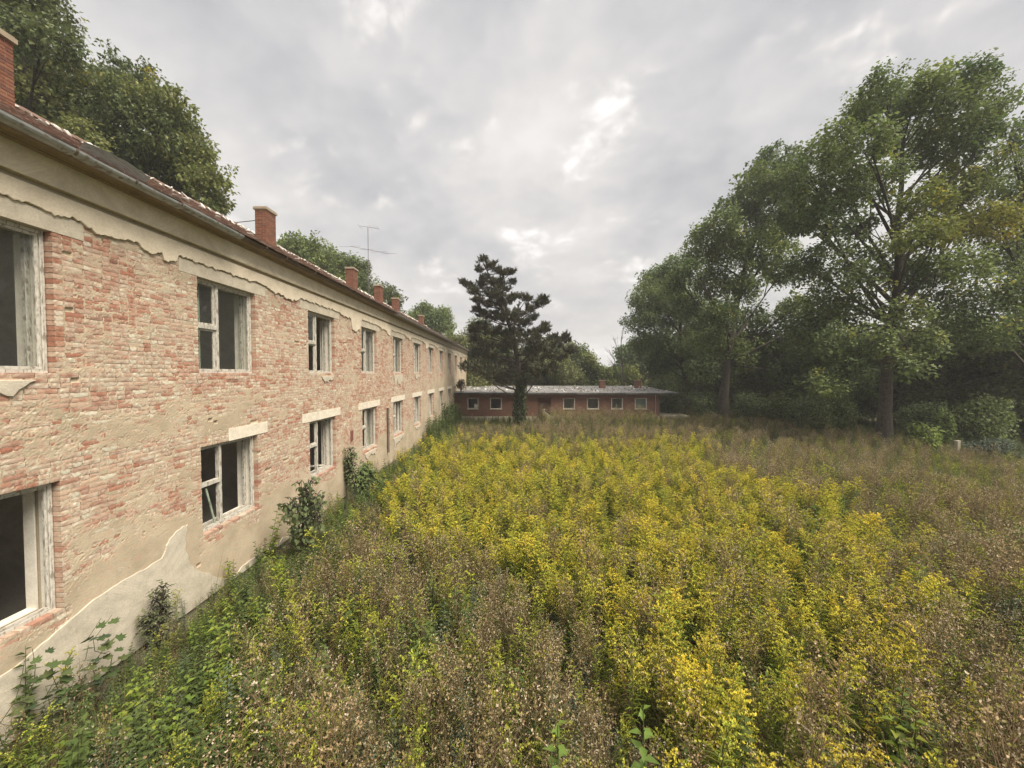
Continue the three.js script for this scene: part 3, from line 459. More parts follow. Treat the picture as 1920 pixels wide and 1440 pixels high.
// television aerial by the third chimney
{
  const a = base('tv_antenna', [X0 + CH_O - 0.75, ROOF_Y + (ROOF_O - CH_O + 0.75) * SLOPE, -29.2], 'thin rusty television aerial on a mast beside the roof chimneys', 'antenna'), steel = std({ color: new THREE.Color().setRGB(0.14, 0.13, 0.13), metalness: 0.4, roughness: 0.6 });
  const rod = (p, q, r) => new THREE.TubeGeometry(new THREE.LineCurve3(p, q), 1, r, 6); const H = 5.15;
  part('mast', rod(V(0, -0.4, 0), V(0, H, 0), 0.022), steel, a);
  part('boom', rod(V(-1.2, H - 1.55, 0.35), V(1.5, H - 1.9, -0.35), 0.014), steel, a); for (const [t, l] of [[0, 0.75], [0.42, 0.5], [0.74, 0.6], [0.98, 0.6]]) { const c = V(mix(-1.2, 1.5, t), H - 1.55 - 0.35 * t, mix(0.35, -0.35, t)); part('element', rod(c.clone().add(V(-l * 0.62, -l * 0.35, l)), c.clone().add(V(l * 0.62, l * 0.35, -l)), 0.009), steel, a); }
  part('boom', rod(V(-0.65, H + 0.08, 0), V(0.8, H - 0.12, 0), 0.012), steel, a); for (const x of [-0.6, 0.2, 0.5, 0.75]) part('element', rod(V(x, H - 0.03 * x - 0.05, -0.4), V(x, H - 0.03 * x + 0.02, 0.4), 0.008), steel, a);
  part('stay', rod(V(0.02, 1.9, 0.04), V(0.1, 0.3, 0.05), 0.008), steel, a);
}
for (const [y0, x1, y1, z1, l] of [[11.35, -20, 13.0, -21, 'upper of two thin cables from the second chimney to the tree behind'], [10.75, -18.5, 12.1, -19, 'lower of two thin cables from the second chimney to the tree behind']]) {
  const p = V(X0 + CH_O - 0.47, y0, -16.3), q = V(x1, y1, z1), m = p.clone().add(q).multiplyScalar(0.5).add(V(0, -0.25, 0)); const c = shadows(new THREE.Mesh(new THREE.TubeGeometry(new THREE.QuadraticBezierCurve3(p, m, q), 14, 0.016, 5), MAT.dark)); c.name = numbered('cable'); tag(c, l, 'cable', 'cables at the second chimney'); scene.add(c);
}

// ------------------------------------------------------------------ the low brick building across the end of the yard
{
  const Z = -40, hut = base('low_building', [4.5, 0, Z], 'low red brick building with a flat pale roof at the end of the yard', 'building');
  const px = (p) => (p - 965) / 721 * 40 - 4.5, L = -10.8, Rr = px(1236.5), TOP = 2.78, D = 11;
  const wins = [[876.5, 897], [919, 940.5], [963, 984.5], [1056, 1078], [1100.5, 1123], [1146, 1167.5], [1190, 1212.5]].map(([a, b]) => [px(a), px(b)]), Y0 = 1.18, Y1 = 2.32, door = [px(1008), px(1033.5)];
  const sh = rect(L, Rr, -0.1, TOP); for (const [a, b] of wins) sh.holes.push(rect(a, b, Y0, Y1, THREE.Path)); sh.holes.push(rect(door[0], door[1], 0.3, 2.4, THREE.Path));
  const wl = new THREE.Group(); wl.name = 'wall'; hut.add(wl);
  part('front_wall', uvBox(new THREE.ExtrudeGeometry(sh, { depth: 0.38, bevelEnabled: false }).translate(0, 0, -0.38)), MAT.farBrick, wl);
  part('side_wall', box(Rr - 0.38, Rr - 0.001, -0.1, TOP, -D, -0.381), MAT.farBrick, wl); part('side_wall', box(L, L + 0.38, -0.1, TOP, -D, -0.381), MAT.farBrick, wl); part('rear_wall', box(L + 0.381, Rr - 0.381, -0.1, TOP, -D, -D + 0.38), MAT.farBrick, wl);
  part('plinth', [box(L, door[0] - 0.1, -0.1, 0.42, 0.003, 0.06), box(door[1] + 0.1, Rr + 0.05, -0.1, 0.42, 0.003, 0.06)], MAT.cement, wl);
  part('inner_wall', box(L + 0.4, Rr - 0.4, 0.2, TOP - 0.1, -4.6, -4.5), MAT.inside, hut); part('floor_slab', box(L + 0.39, Rr - 0.39, 0.05, 0.2, -D + 0.4, -0.39), MAT.floorIn, hut); part('ceiling', box(L + 0.39, Rr - 0.39, TOP - 0.1, TOP - 0.02, -D + 0.4, -0.39), MAT.inside, hut);
  for (let k = 0; k < 7; k++) part('partition_wall', box(L + 2.6 * k + 3.2, L + 2.6 * k + 3.3, 0.21, TOP - 0.11, -4.49, -0.4), MAT.inside, hut);
  const white = std({ map: T.wood, color: new THREE.Color().setRGB(1.3, 1.3, 1.3) });
  wins.forEach(([a, b], k) => {
    const g = new THREE.Group(); g.name = 'window'; g.position.set((a + b) / 2, Y0, 0); hut.add(g); const w = (b - a) / 2, h = Y1 - Y0;
    part('frame', [cbox(-w + 0.002, -w + 0.085, 0.002, h - 0.002, -0.14, 0.012), cbox(w - 0.085, w - 0.002, 0.002, h - 0.002, -0.14, 0.012), cbox(-w + 0.086, w - 0.086, h - 0.07, h - 0.002, -0.14, -0.06), cbox(-w + 0.086, w - 0.086, 0.002, 0.075, -0.14, 0.012)], white, g);
    part('sill', cbox(-w - 0.05, w + 0.05, -0.05, 0.0, -0.05, 0.06), MAT.lintel, g);
    if (k > 2) { const p = part('pane', new THREE.PlaneGeometry(2 * w - 0.17, h - 0.15), MAT.glass, g); p.position.set(0, h / 2, -0.1); }
    if (k === 0) part('paper_sheet', cbox(w * 0.25, w * 0.8, 0.14, 0.5, -0.12, -0.112), std({ color: 0xd9d6cc }), g, 'pale paper in the lower right corner'); if (k === 5) part('hanging_rag', cbox(-0.06, 0.08, 0.25, 0.62, -0.3, -0.27), std({ color: 0x9aa39a }), g);
    if (k === 6) part('curtain', box(-w + 0.1, w - 0.1, 0.08, h - 0.08, -0.26, -0.24), std({ color: 0x6f8078 }), g);
  });
  const dg = new THREE.Group(); dg.name = 'door'; dg.position.set((door[0] + door[1]) / 2, 0.3, -0.1); hut.add(dg); const dw = (door[1] - door[0]) / 2, brown = std({ map: T.wood, color: new THREE.Color().setRGB(0.22, 0.13, 0.1) });
  part('door_frame', [cbox(-dw, -dw + 0.08, 0, 2.1, -0.1, 0.05), cbox(dw - 0.08, dw, 0, 2.1, -0.1, 0.05), cbox(-dw + 0.081, dw - 0.081, 1.42, 1.5, -0.1, 0.05), cbox(-dw + 0.081, dw - 0.081, 2.02, 2.1, -0.1, 0.05), cbox(-0.04, 0.04, 0, 1.419, -0.1, 0.05)], brown, dg);
  for (const s of [-1, 1]) part('door_leaf', cbox(s < 0 ? -dw + 0.09 : 0.045, s < 0 ? -0.045 : dw - 0.09, 0.01, 1.41, -0.07, -0.03), brown, dg); part('transom_board', cbox(-dw + 0.09, dw - 0.09, 1.505, 2.015, -0.07, -0.04), std({ map: T.wood, color: new THREE.Color().setRGB(0.2, 0.07, 0.05) }), dg, 'dark red board over the door');
  // roof: a thin slab rising slightly to the back, running out past the right corner
  const rf = new THREE.Group(); rf.name = 'roof'; hut.add(rf); const pr = new THREE.Shape(); pr.moveTo(-0.55, 2.8); pr.lineTo(D + 0.3, 3.12); pr.lineTo(D + 0.3, 3.25); pr.lineTo(-0.55, 2.93); pr.closePath();
  const RX = 16.75 - 4.5; part('roof_slab', uvBox(new THREE.ExtrudeGeometry(pr, { depth: RX - L - 0.02, bevelEnabled: false }).rotateY(Math.PI / 2).translate(L + 0.02, 0, 0)), MAT.felt, rf);
  part('edge_board', box(L + 0.02, RX + 0.02, 2.74, 2.9, 0.551, 0.58), std({ map: T.felt, color: new THREE.Color().setRGB(0.42, 0.4, 0.38) }), rf);
  const r = rng(91), list = []; for (let k = 0; k < 300; k++) { const x = mix(L + 0.4, RX - 0.3, r()), d = 10.5 * r(); list.push({ m: M4(x, 2.945 + 0.028 * (d + 0.5), -d, r(), r() * 3, r(), 0.05 + 0.16 * r() * r(), 0.02 + 0.03 * r(), 0.06 + 0.14 * r()), c: r() < 0.14 ? [0.6, 0.6, 0.58] : [0.14, 0.11, 0.07] }); }
  many('roof_litter', new THREE.IcosahedronGeometry(1, 0), std({}), list, rf);
  for (const p of [1129, 1195]) { const c = new THREE.Group(); c.name = 'chimney'; c.position.set((p - 965) / 721 * 46.5 - 4.5, 3.0, -6.5); hut.add(c); part('chimney_stack', uvBox(cbox(-0.34, 0.34, -0.1, 1.0, -0.3, 0.3, 0.015), 1), MAT.farBrick, c); part('chimney_cap', cbox(-0.39, 0.39, 1.001, 1.09, -0.35, 0.35, 0.015), std({ map: T.cement, color: new THREE.Color().setRGB(0.5, 0.4, 0.35) }), c); }
  part('downpipe', new THREE.CylinderGeometry(0.045, 0.045, 2.7, 10).translate(px(1228.5), 1.4, 0.06), MAT.metal, hut);
  part('vent_pipe', new THREE.CylinderGeometry(0.05, 0.05, 0.5, 8).translate(px(1222), 3.25, -4), MAT.metal, hut);
  // steps at the door
  const st = base('entrance_stairs', [(1036 - 965) / 721 * 37, 0, -38.2], 'small concrete entrance stairs with a leaning rail before the low building', 'stairs');
  for (let k = 0; k < 3; k++) part('step', cbox(-0.75, 0.6, -0.1, 0.14 * (3 - k), -1.7 + k * 0.02, -0.9 + k * 0.32, 0.01), MAT.cement, st);
  const ck = new THREE.Shape(); ck.moveTo(0, 0); ck.lineTo(0, 1.15); ck.lineTo(1.55, 0.25); ck.lineTo(1.55, 0); ck.closePath(); part('cheek_wall', uvBox(new THREE.ExtrudeGeometry(ck, { depth: 0.16, bevelEnabled: false }).rotateY(-0.25).translate(-0.72, 0, 0.6)), MAT.lintel, st, 'pale sloping side wall');
  part('handrail', new THREE.TubeGeometry(new THREE.LineCurve3(V(-0.75, 1.3, 0.68), V(0.85, 0.38, 1.1)), 1, 0.05, 8), MAT.dark, st); part('post', cbox(-0.8, -0.7, 0, 1.4, 0.62, 0.72), white, st);
  const pf = base('concrete_platform', [16.6, 0, -40.6], 'low concrete platform beside the right corner of the low building', 'platform'); part('deck', cbox(-1.2, 1.6, 0.28, 0.5, -2, 0.6, 0.02), MAT.lintel, pf); part('support', [cbox(-1.1, -0.7, -0.1, 0.279, -1.8, 0.4, 0.02), cbox(0.9, 1.3, -0.1, 0.279, -1.8, 0.4, 0.02)], MAT.cement, pf);
}

// ------------------------------------------------------------------ trees
const at = (px, py, z) => V((px - 965) / 721 * z, EYE + (700 - py) / 721 * z, -z);
const rv = (r) => { const u = r() * 2 - 1, t = r() * 6.2832, q = Math.sqrt(1 - u * u); return V(q * Math.cos(t), u, q * Math.sin(t)); };
function leafSpray(seed, n, size, len, wid, cols) {                             // a handful of leaves on twigs
  const r = rng(seed), mb = new MB();
  for (let k = 0; k < n; k++) { const p = rv(r).multiplyScalar(size * (0.25 + 0.75 * Math.cbrt(r()))); const d = p.clone().normalize().multiplyScalar(0.5).add(rv(r)).add(V(0, -0.25, 0)); const c = cols[Math.floor(r() * cols.length)], q = 0.8 + 0.4 * r(); mb.leaf(p, d, V(0.2 * (r() - 0.5), 1, 0.2 * (r() - 0.5)), len * (0.7 + 0.6 * r()), wid * (0.7 + 0.6 * r()), c.map((x) => x * q), 0.2, 0.15); }
  for (let k = 0; k < 4; k++) { const p = rv(r).multiplyScalar(size * 0.8); mb.tube([V(0, 0, 0), p.clone().multiplyScalar(0.5).add(V(0, 0.05, 0)), p], [0.012, 0.008, 0.004], 3, [0.05, 0.04, 0.03]); }
  return mb.geom();
}
const GREENS = [[0.165, 0.227, 0.078], [0.135, 0.197, 0.073], [0.184, 0.239, 0.083]], DEEP = [[0.169, 0.206, 0.090], [0.144, 0.181, 0.084], [0.193, 0.223, 0.097]], OLIVE = [[0.174, 0.208, 0.074], [0.146, 0.187, 0.068], [0.195, 0.216, 0.078]], LIGHT = [[0.163, 0.213, 0.062], [0.138, 0.188, 0.056], [0.188, 0.225, 0.069]];
// clumps: { p: Vector3, r: [rx, ry, rz], tint }
function ball(c, rx, ry, rz, n, rc, r, flat = 0.8) { const out = []; for (let k = 0; k < n; k++) { const d = rv(r), t = 0.45 + 0.5 * Math.sqrt(r()); const q = rc * (0.65 + 0.7 * r()); out.push({ p: V(c.x + d.x * rx * t, c.y + d.y * ry * t, c.z + d.z * rz * t), r: [q, q * flat, q] }); } return out; }
function makeTree(name, label, group, o) {
  const r = rng(o.seed), b = o.base, t = base(name, [b.x, 0, b.z], label, 'tree', group);
  const rel = (p) => p.clone().sub(V(b.x, 0, b.z)), cl = o.clumps, top = rel(o.top ?? cl.reduce((m, c) => (c.p.y > m.p.y ? c : m)).p);
  // trunk with its limbs
  const mb = new MB(), n = 9, path = [], rad = [], bend = o.bend ?? 0.5, tr = o.trunk;
  for (let k = 0; k <= n; k++) { const f = k / n; path.push(V(top.x * f ** 1.6 + bend * noise2(f * 2.2, o.seed) * f, top.y * f - (k ? 0 : 0.3), top.z * f ** 1.6 + bend * noise2(f * 2.2, o.seed + 50) * f)); rad.push(tr * (1 - f) ** 0.8 * (k === 0 ? 1.35 : 1) + 0.02); }
  mb.tube(path, rad, 10, [1, 1, 1]);
  const onTrunk = (y) => { for (let k = 1; k <= n; k++) if (path[k].y >= y) { const f = (y - path[k - 1].y) / (path[k].y - path[k - 1].y); return [path[k - 1].clone().lerp(path[k], f), mix(rad[k - 1], rad[k], f)]; } return [path[n].clone(), rad[n]]; };
  for (const c of cl) {
    const q = rel(c.p), hd = Math.hypot(q.x, q.z), y = clamp(q.y - hd * (o.rise ?? 0.75) - 0.5 * r(), (o.first ?? 0.22) * top.y, top.y * 0.97), [s, sr] = onTrunk(y), L = s.distanceTo(q); if (L < 0.6) continue;
    const m = s.clone().lerp(q, 0.5).add(V((r() - 0.5) * 0.16 * L, 0.07 * L * (r() - 0.2), (r() - 0.5) * 0.16 * L)), cv = new THREE.QuadraticBezierCurve3(s, m, q), pts = cv.getPoints(6), r0 = Math.min(sr * 0.62, 0.02 + 0.017 * L);
    mb.tube(pts, pts.map((_, i) => mix(r0, 0.014, (i / 6) ** 0.8)), 6, [1, 1, 1]);
    for (let k = 0; k < (o.twigs ?? 4); k++) { const a = cv.getPoint(0.45 + 0.5 * r()), e = q.clone().add(V((r() - 0.5) * 1.7 * c.r[0], (r() - 0.3) * 1.5 * c.r[1], (r() - 0.5) * 1.7 * c.r[2])); const mm = a.clone().lerp(e, 0.5).add(V(0, 0.12, 0)); mb.tube([a, mm, e], [r0 * 0.42, r0 * 0.25, 0.008], 4, [1, 1, 1]); }
  }
  part('trunk', mb.geom(1), o.barkMat ?? MAT.bark, t);
  if (o.dens === 0) return t;
  // leaves
  const list = [];
  for (const c of cl) {
    const q = rel(c.p), area = (c.r[0] * c.r[1] + c.r[1] * c.r[2] + c.r[0] * c.r[2]) * 4.19, cnt = Math.max(6, Math.round(area * o.dens)), tint = c.tint ?? mix3([0.75, 0.8, 0.8], [1.38, 1.25, 1.05], r());
    for (let k = 0; k < cnt; k++) {
      const d = rv(r), lump = 1 + 0.42 * noise3(d.x * 1.6 + q.x, d.y * 1.6 + q.y, d.z * 1.6 + q.z), f = lump * (0.4 + 0.7 * Math.sqrt(r()));
      const p = V(q.x + d.x * c.r[0] * f, q.y + d.y * c.r[1] * f - 0.05 * c.r[1] * d.x * d.x, q.z + d.z * c.r[2] * f), w = 0.8 + 0.4 * r(); if (p.y < 0.1) continue;
      const yel = o.yellow && r() < o.yellow ? [2.3, 1.7, 0.9] : [1, 1, 1];
      list.push({ m: M4(p.x, p.y, p.z, (r() - 0.5) * 0.9, r() * 6.28, (r() - 0.5) * 0.9, (o.spray ?? 1) * (0.7 + 0.6 * r())), c: [tint[0] * w * yel[0], tint[1] * w * yel[1], tint[2] * w * yel[2]] });
    }
  }
  many('crown', leafSpray(o.seed + 7, o.leaves ?? 22, o.size ?? 0.42, o.len ?? 0.17, o.wid ?? 0.12, o.cols ?? GREENS), MAT.leaf, list, t);
  leafCount += list.length; return t;
}
let leafCount = 0;
const G_LEFT = 'tall trees behind the long brick building', G_RIGHT = 'tall trees along the right of the yard', G_FAR = 'trees beyond the low brick building';
const r0 = rng(5);
const pc = (px, py, z, rpx, fl = 0.85, tint) => { const q = rpx / 721 * z * (0.74 + 0.28 * r0()); return { p: at(px, py, z), r: [q, q * fl, q], tint }; };
const pxs = (z, list, jit = 2) => list.map(([x, y, q, dz, tint]) => pc(x, y, z + (dz ?? (r0() - 0.5) * jit), q, 0.85, tint));
// left, behind the roof
makeTree('broadleaf_tree', 'tall tree cut off by the top left corner of the photo, behind the chimney', G_LEFT, { seed: 101, base: V(-27, 0, -21), trunk: 0.45, dens: 4.2, len: 0.2, wid: 0.15, cols: OLIVE, yellow: 0.012, clumps: pxs(21, [[50, 20, 70], [10, -40, 80], [95, 90, 58], [30, 110, 75], [-60, 40, 90], [135, 160, 48], [70, 190, 70], [-30, 200, 80], [150, 215, 45], [110, 240, 62], [60, 270, 60], [10, 300, 60], [-90, -80, 100], [60, -70, 60], [150, 270, 55]], 5) });
makeTree('broadleaf_tree', 'tall round topped tree behind the brick building, left of the second chimney', G_LEFT, { seed: 102, base: V(-24, 0, -25), trunk: 0.42, dens: 4.2, len: 0.2, wid: 0.15, cols: OLIVE, yellow: 0.012, clumps: pxs(24.5, [[255, 160, 48], [230, 190, 48], [300, 200, 50], [270, 250, 70], [335, 250, 45], [360, 300, 48], [310, 320, 62], [220, 280, 62], [390, 345, 36], [405, 385, 28], [350, 370, 50], [260, 350, 60], [330, 420, 45], [200, 340, 55], [180, 250, 48], [250, 400, 50], [392, 400, 26]], 4) });
makeTree('broadleaf_tree', 'bushy green tree behind the roof, right of the second chimney', G_LEFT, { seed: 103, base: V(-27, 0, -49), trunk: 0.4, dens: 3, len: 0.3, wid: 0.22, size: 0.6, cols: GREENS, clumps: pxs(48, [[560, 470, 34], [535, 480, 28], [590, 490, 36], [570, 520, 40], [530, 520, 30], [610, 530, 30]], 6) });
makeTree('broadleaf_tree', 'yellowish green tree behind the roof, left of the television aerial', G_LEFT, { seed: 104, base: V(-22, 0, -51), trunk: 0.4, dens: 3, len: 0.3, wid: 0.22, size: 0.6, cols: LIGHT, clumps: pxs(50, [[628, 500, 30], [650, 510, 28], [670, 500, 26], [640, 545, 36], [675, 540, 34], [690, 555, 26], [660, 570, 30]], 6) });
makeTree('broadleaf_tree', 'small light leaved tree between the fourth and fifth chimneys', G_LEFT, { seed: 105, base: V(-17.6, 0, -53), trunk: 0.25, dens: 2.4, len: 0.3, wid: 0.2, size: 0.55, cols: OLIVE, yellow: 0.15, clumps: pxs(53, [[722, 545, 14], [735, 550, 14], [742, 565, 12], [728, 572, 16], [712, 560, 13], [745, 590, 14]], 4) });
makeTree('broadleaf_tree', 'dark tree with an open crown behind the last roof chimney', G_LEFT, { seed: 106, base: V(-14.5, 0, -62), trunk: 0.35, dens: 2.6, len: 0.32, wid: 0.24, size: 0.65, cols: GREENS, clumps: pxs(62, [[785, 590, 20], [800, 582, 16], [815, 600, 20], [830, 590, 18], [838, 612, 18], [808, 622, 22], [790, 615, 18], [770, 600, 14], [845, 640, 18]], 6) });
// beyond the low building
makeTree('broadleaf_tree', 'dense dark green tree at the far corner of the brick building', G_FAR, { seed: 111, base: V(-4.5, 0, -54), trunk: 0.4, dens: 3, len: 0.3, wid: 0.22, size: 0.6, cols: DEEP, clumps: pxs(54, [[885, 640, 24], [900, 620, 26], [920, 650, 32], [890, 680, 30], [870, 660, 22], [925, 690, 34], [895, 715, 34], [945, 640, 26], [950, 680, 32], [860, 700, 24], [940, 720, 34], [862, 640, 14]], 6) });
makeTree('broadleaf_tree', 'broad dull green tree behind the low building, right of the pine trunk', G_FAR, { seed: 112, base: V(4, 0, -56), trunk: 0.4, dens: 3, len: 0.3, wid: 0.22, size: 0.6, cols: DEEP, clumps: pxs(56, [[990, 680, 32], [1020, 670, 30], [1050, 690, 30], [1000, 715, 32], [1040, 720, 32], [1075, 710, 26], [970, 720, 26], [1060, 665, 24], [1030, 645, 22]], 6) });
makeTree('broadleaf_tree', 'light green tree behind the low building, left of its chimneys', G_FAR, { seed: 113, base: V(12, 0, -66), trunk: 0.35, dens: 2.8, len: 0.34, wid: 0.24, size: 0.7, cols: LIGHT, clumps: pxs(66, [[1085, 665, 20], [1100, 675, 18], [1110, 695, 20], [1085, 695, 20], [1115, 715, 20], [1092, 718, 20], [1070, 660, 16], [1060, 680, 18]], 6) });
makeTree('broadleaf_tree', 'pale yellow green tree between the two chimneys of the low building', G_FAR, { seed: 114, base: V(16.5, 0, -64), trunk: 0.35, dens: 2.8, len: 0.34, wid: 0.24, size: 0.7, cols: LIGHT, clumps: pxs(64, [[1140, 700, 18], [1160, 712, 20], [1180, 702, 20], [1150, 728, 18], [1185, 725, 20], [1130, 722, 14]], 6) });
makeTree('bare_tree', 'leafless tree with thin upright twigs behind the low building', G_FAR, { seed: 115, base: V(16.6, 0, -58), trunk: 0.16, dens: 0, rise: 1.6, twigs: 7, barkMat: std({ color: new THREE.Color().setRGB(0.16, 0.13, 0.11) }), clumps: pxs(58, [[1165, 622, 10], [1150, 635, 10], [1178, 640, 10], [1140, 655, 12], [1190, 655, 12], [1158, 650, 12], [1172, 660, 12], [1145, 675, 12], [1183, 680, 12], [1166, 632, 12]], 2) });
// right
makeTree('broadleaf_tree', 'leaning tree with a dark split trunk beside the right end of the low building', G_RIGHT, { seed: 121, base: V(23.5, 0, -53), trunk: 0.42, dens: 3, len: 0.3, wid: 0.2, size: 0.62, cols: GREENS, yellow: 0.02, clumps: pxs(53, [[1215, 560, 32], [1245, 540, 36], [1200, 600, 28], [1240, 590, 36], [1280, 570, 36], [1205, 640, 26], [1240, 640, 34], [1290, 620, 36], [1330, 600, 36], [1270, 660, 32], [1230, 680, 26], [1315, 650, 34], [1225, 520, 22], [1260, 500, 26]], 7) });
makeTree('broadleaf_tree', 'tall many stemmed tree left of the great poplar', G_RIGHT, { seed: 122, base: V(21, 0, -39), trunk: 0.45, dens: 2.8, len: 0.25, wid: 0.2, size: 0.5, cols: GREENS, yellow: 0.025, rise: 1.1, clumps: pxs(39, [[1440, 320, 36], [1410, 350, 36], [1470, 345, 36], [1385, 390, 40], [1440, 400, 50], [1495, 400, 40], [1350, 420, 36], [1320, 440, 28], [1310, 475, 32], [1360, 470, 44], [1420, 470, 46], [1285, 510, 28], [1265, 530, 24], [1330, 530, 36], [1390, 540, 40], [1460, 510, 36], [1280, 575, 28], [1350, 590, 34], [1410, 610, 36], [1480, 580, 38], [1440, 650, 38], [1500, 650, 36], [1380, 660, 36], [1330, 640, 34], [1530, 600, 34], [1470, 700, 34], [1310, 690, 30]], 6) });
const OCH = [1.75, 1.3, 0.75], YEL = [1.4, 1.2, 0.8];
makeTree('poplar_tree', 'great poplar with a thick bare trunk at the right edge of the field', G_RIGHT, { seed: 123, base: at(1656, 838, 26.2).setY(0), top: at(1700, 210, 26), trunk: 0.37, bend: 0.7, dens: 2.9, len: 0.2, wid: 0.17, size: 0.44, leaves: 22, cols: GREENS, yellow: 0.03, rise: 0.95, first: 0.36, clumps: pxs(26, [[1785, 165, 34], [1815, 170, 36], [1730, 180, 34], [1760, 215, 46], [1820, 225, 44], [1690, 190, 36], [1640, 175, 32], [1610, 205, 32], [1650, 230, 46], [1595, 235, 30], [1560, 260, 28], [1610, 280, 48], [1690, 280, 50], [1750, 285, 50], [1555, 300, 40], [1520, 300, 36], [1500, 345, 40], [1560, 360, 50], [1620, 350, 50], [1800, 280, 40], [1850, 255, 20], [1855, 205, 16], [1760, 350, 46, 2, YEL], [1720, 390, 44, -2, YEL], [1790, 370, 42, 0, YEL], [1545, 420, 46], [1490, 420, 40], [1600, 430, 36], [1750, 440, 42, -3, OCH], [1700, 450, 40, -3, YEL], [1790, 430, 36], [1560, 490, 44], [1610, 520, 36], [1680, 520, 44], [1730, 510, 46], [1785, 500, 36], [1540, 560, 40], [1500, 500, 36], [1590, 580, 44], [1690, 590, 36, -3], [1750, 570, 38], [1840, 420, 26, -2, OCH], [1570, 640, 40, -2], [1640, 640, 32, -3], [1580, 690, 34, -2], [1740, 640, 34, -3], [1700, 680, 26, -4], [1545, 720, 28, -2], [1510, 620, 38], [1830, 340, 26]], 8) });
makeTree('broadleaf_tree', 'tree with an orange tinged crown cut off by the right edge of the photo', G_RIGHT, { seed: 124, base: V(34.5, 0, -25.5), trunk: 0.3, dens: 3, len: 0.17, wid: 0.14, size: 0.45, cols: GREENS, yellow: 0.04, clumps: pxs(25, [[1905, 270, 36], [1870, 300, 26], [1940, 320, 50], [1895, 350, 40], [1850, 420, 40, -2, OCH], [1890, 400, 40, 0, YEL], [1950, 420, 60], [1865, 480, 44], [1920, 490, 50], [1980, 360, 60], [1980, 500, 60], [1840, 540, 40], [1900, 560, 46], [1960, 580, 50], [1820, 590, 40], [1870, 620, 46], [1930, 640, 50], [1800, 640, 40]], 6) });
{
  const D = [[1350, 690, 50, 'dark bushy tree behind the field, right of the split trunk'], [1420, 680, 45, 'dark bushy tree below the many stemmed tree'], [1500, 680, 42, 'dark bushy tree left of the bright shrub at the field edge'], [1585, 690, 36, 'dark bushy tree just left of the great poplar trunk'], [1740, 685, 34, 'dark bushy tree just right of the great poplar trunk'], [1830, 690, 31, 'dark bushy tree above the white post'], [1930, 690, 28, 'dark bushy tree at the right edge of the photo'], [1290, 700, 60, 'dark bushy tree behind the concrete platform']];
  D.forEach(([x, y, z, label], k) => { const c = at(x, y, z), r = rng(300 + k); makeTree('understorey_tree', label, 'dark bushy trees under the tall ones', { seed: 130 + k, base: V(c.x, 0, c.z), trunk: 0.2, dens: 2.2, len: 0.26, wid: 0.19, size: 0.55, cols: k % 2 ? GREENS : DEEP, first: 0.1, clumps: [...ball(V(c.x, 5.6, c.z), 3.9, 3.4, 3.6, 13, 1.6, r), ...ball(V(c.x, 2.2, c.z + 0.6), 4.2, 1.9, 3.4, 9, 1.5, r)] }); });
}
{ // the wood beyond, one mass
  const r = rng(66), list = []; for (let k = 0; k < 9000; k++) { const x = mix(-26, 75, r()), z = -mix(72, 84, r()) + (x > 30 ? (x - 30) * 0.95 : 0), h = 6.5 + 3.5 * fbm(x * 0.07 + 4, 2, 3) + (x > 22 ? 4 : 0), y = h * Math.sqrt(r()); const q = 0.75 + 0.5 * r(); list.push({ m: M4(x, y, z, r(), r() * 6.28, r(), 1.6 + 1.4 * r()), c: [q * (1 + 0.3 * fbm(x * 0.1, y * 0.1 + 9, 2)), q, q * 0.95] }); }
  const w = many('distant_wood', leafSpray(900, 22, 0.5, 0.22, 0.17, [...GREENS, ...DEEP]), MAT.leaf, list, scene); tag(w, 'distant wood closing the yard beyond the low building and the right hand trees', 'wood', null, 'stuff');
}
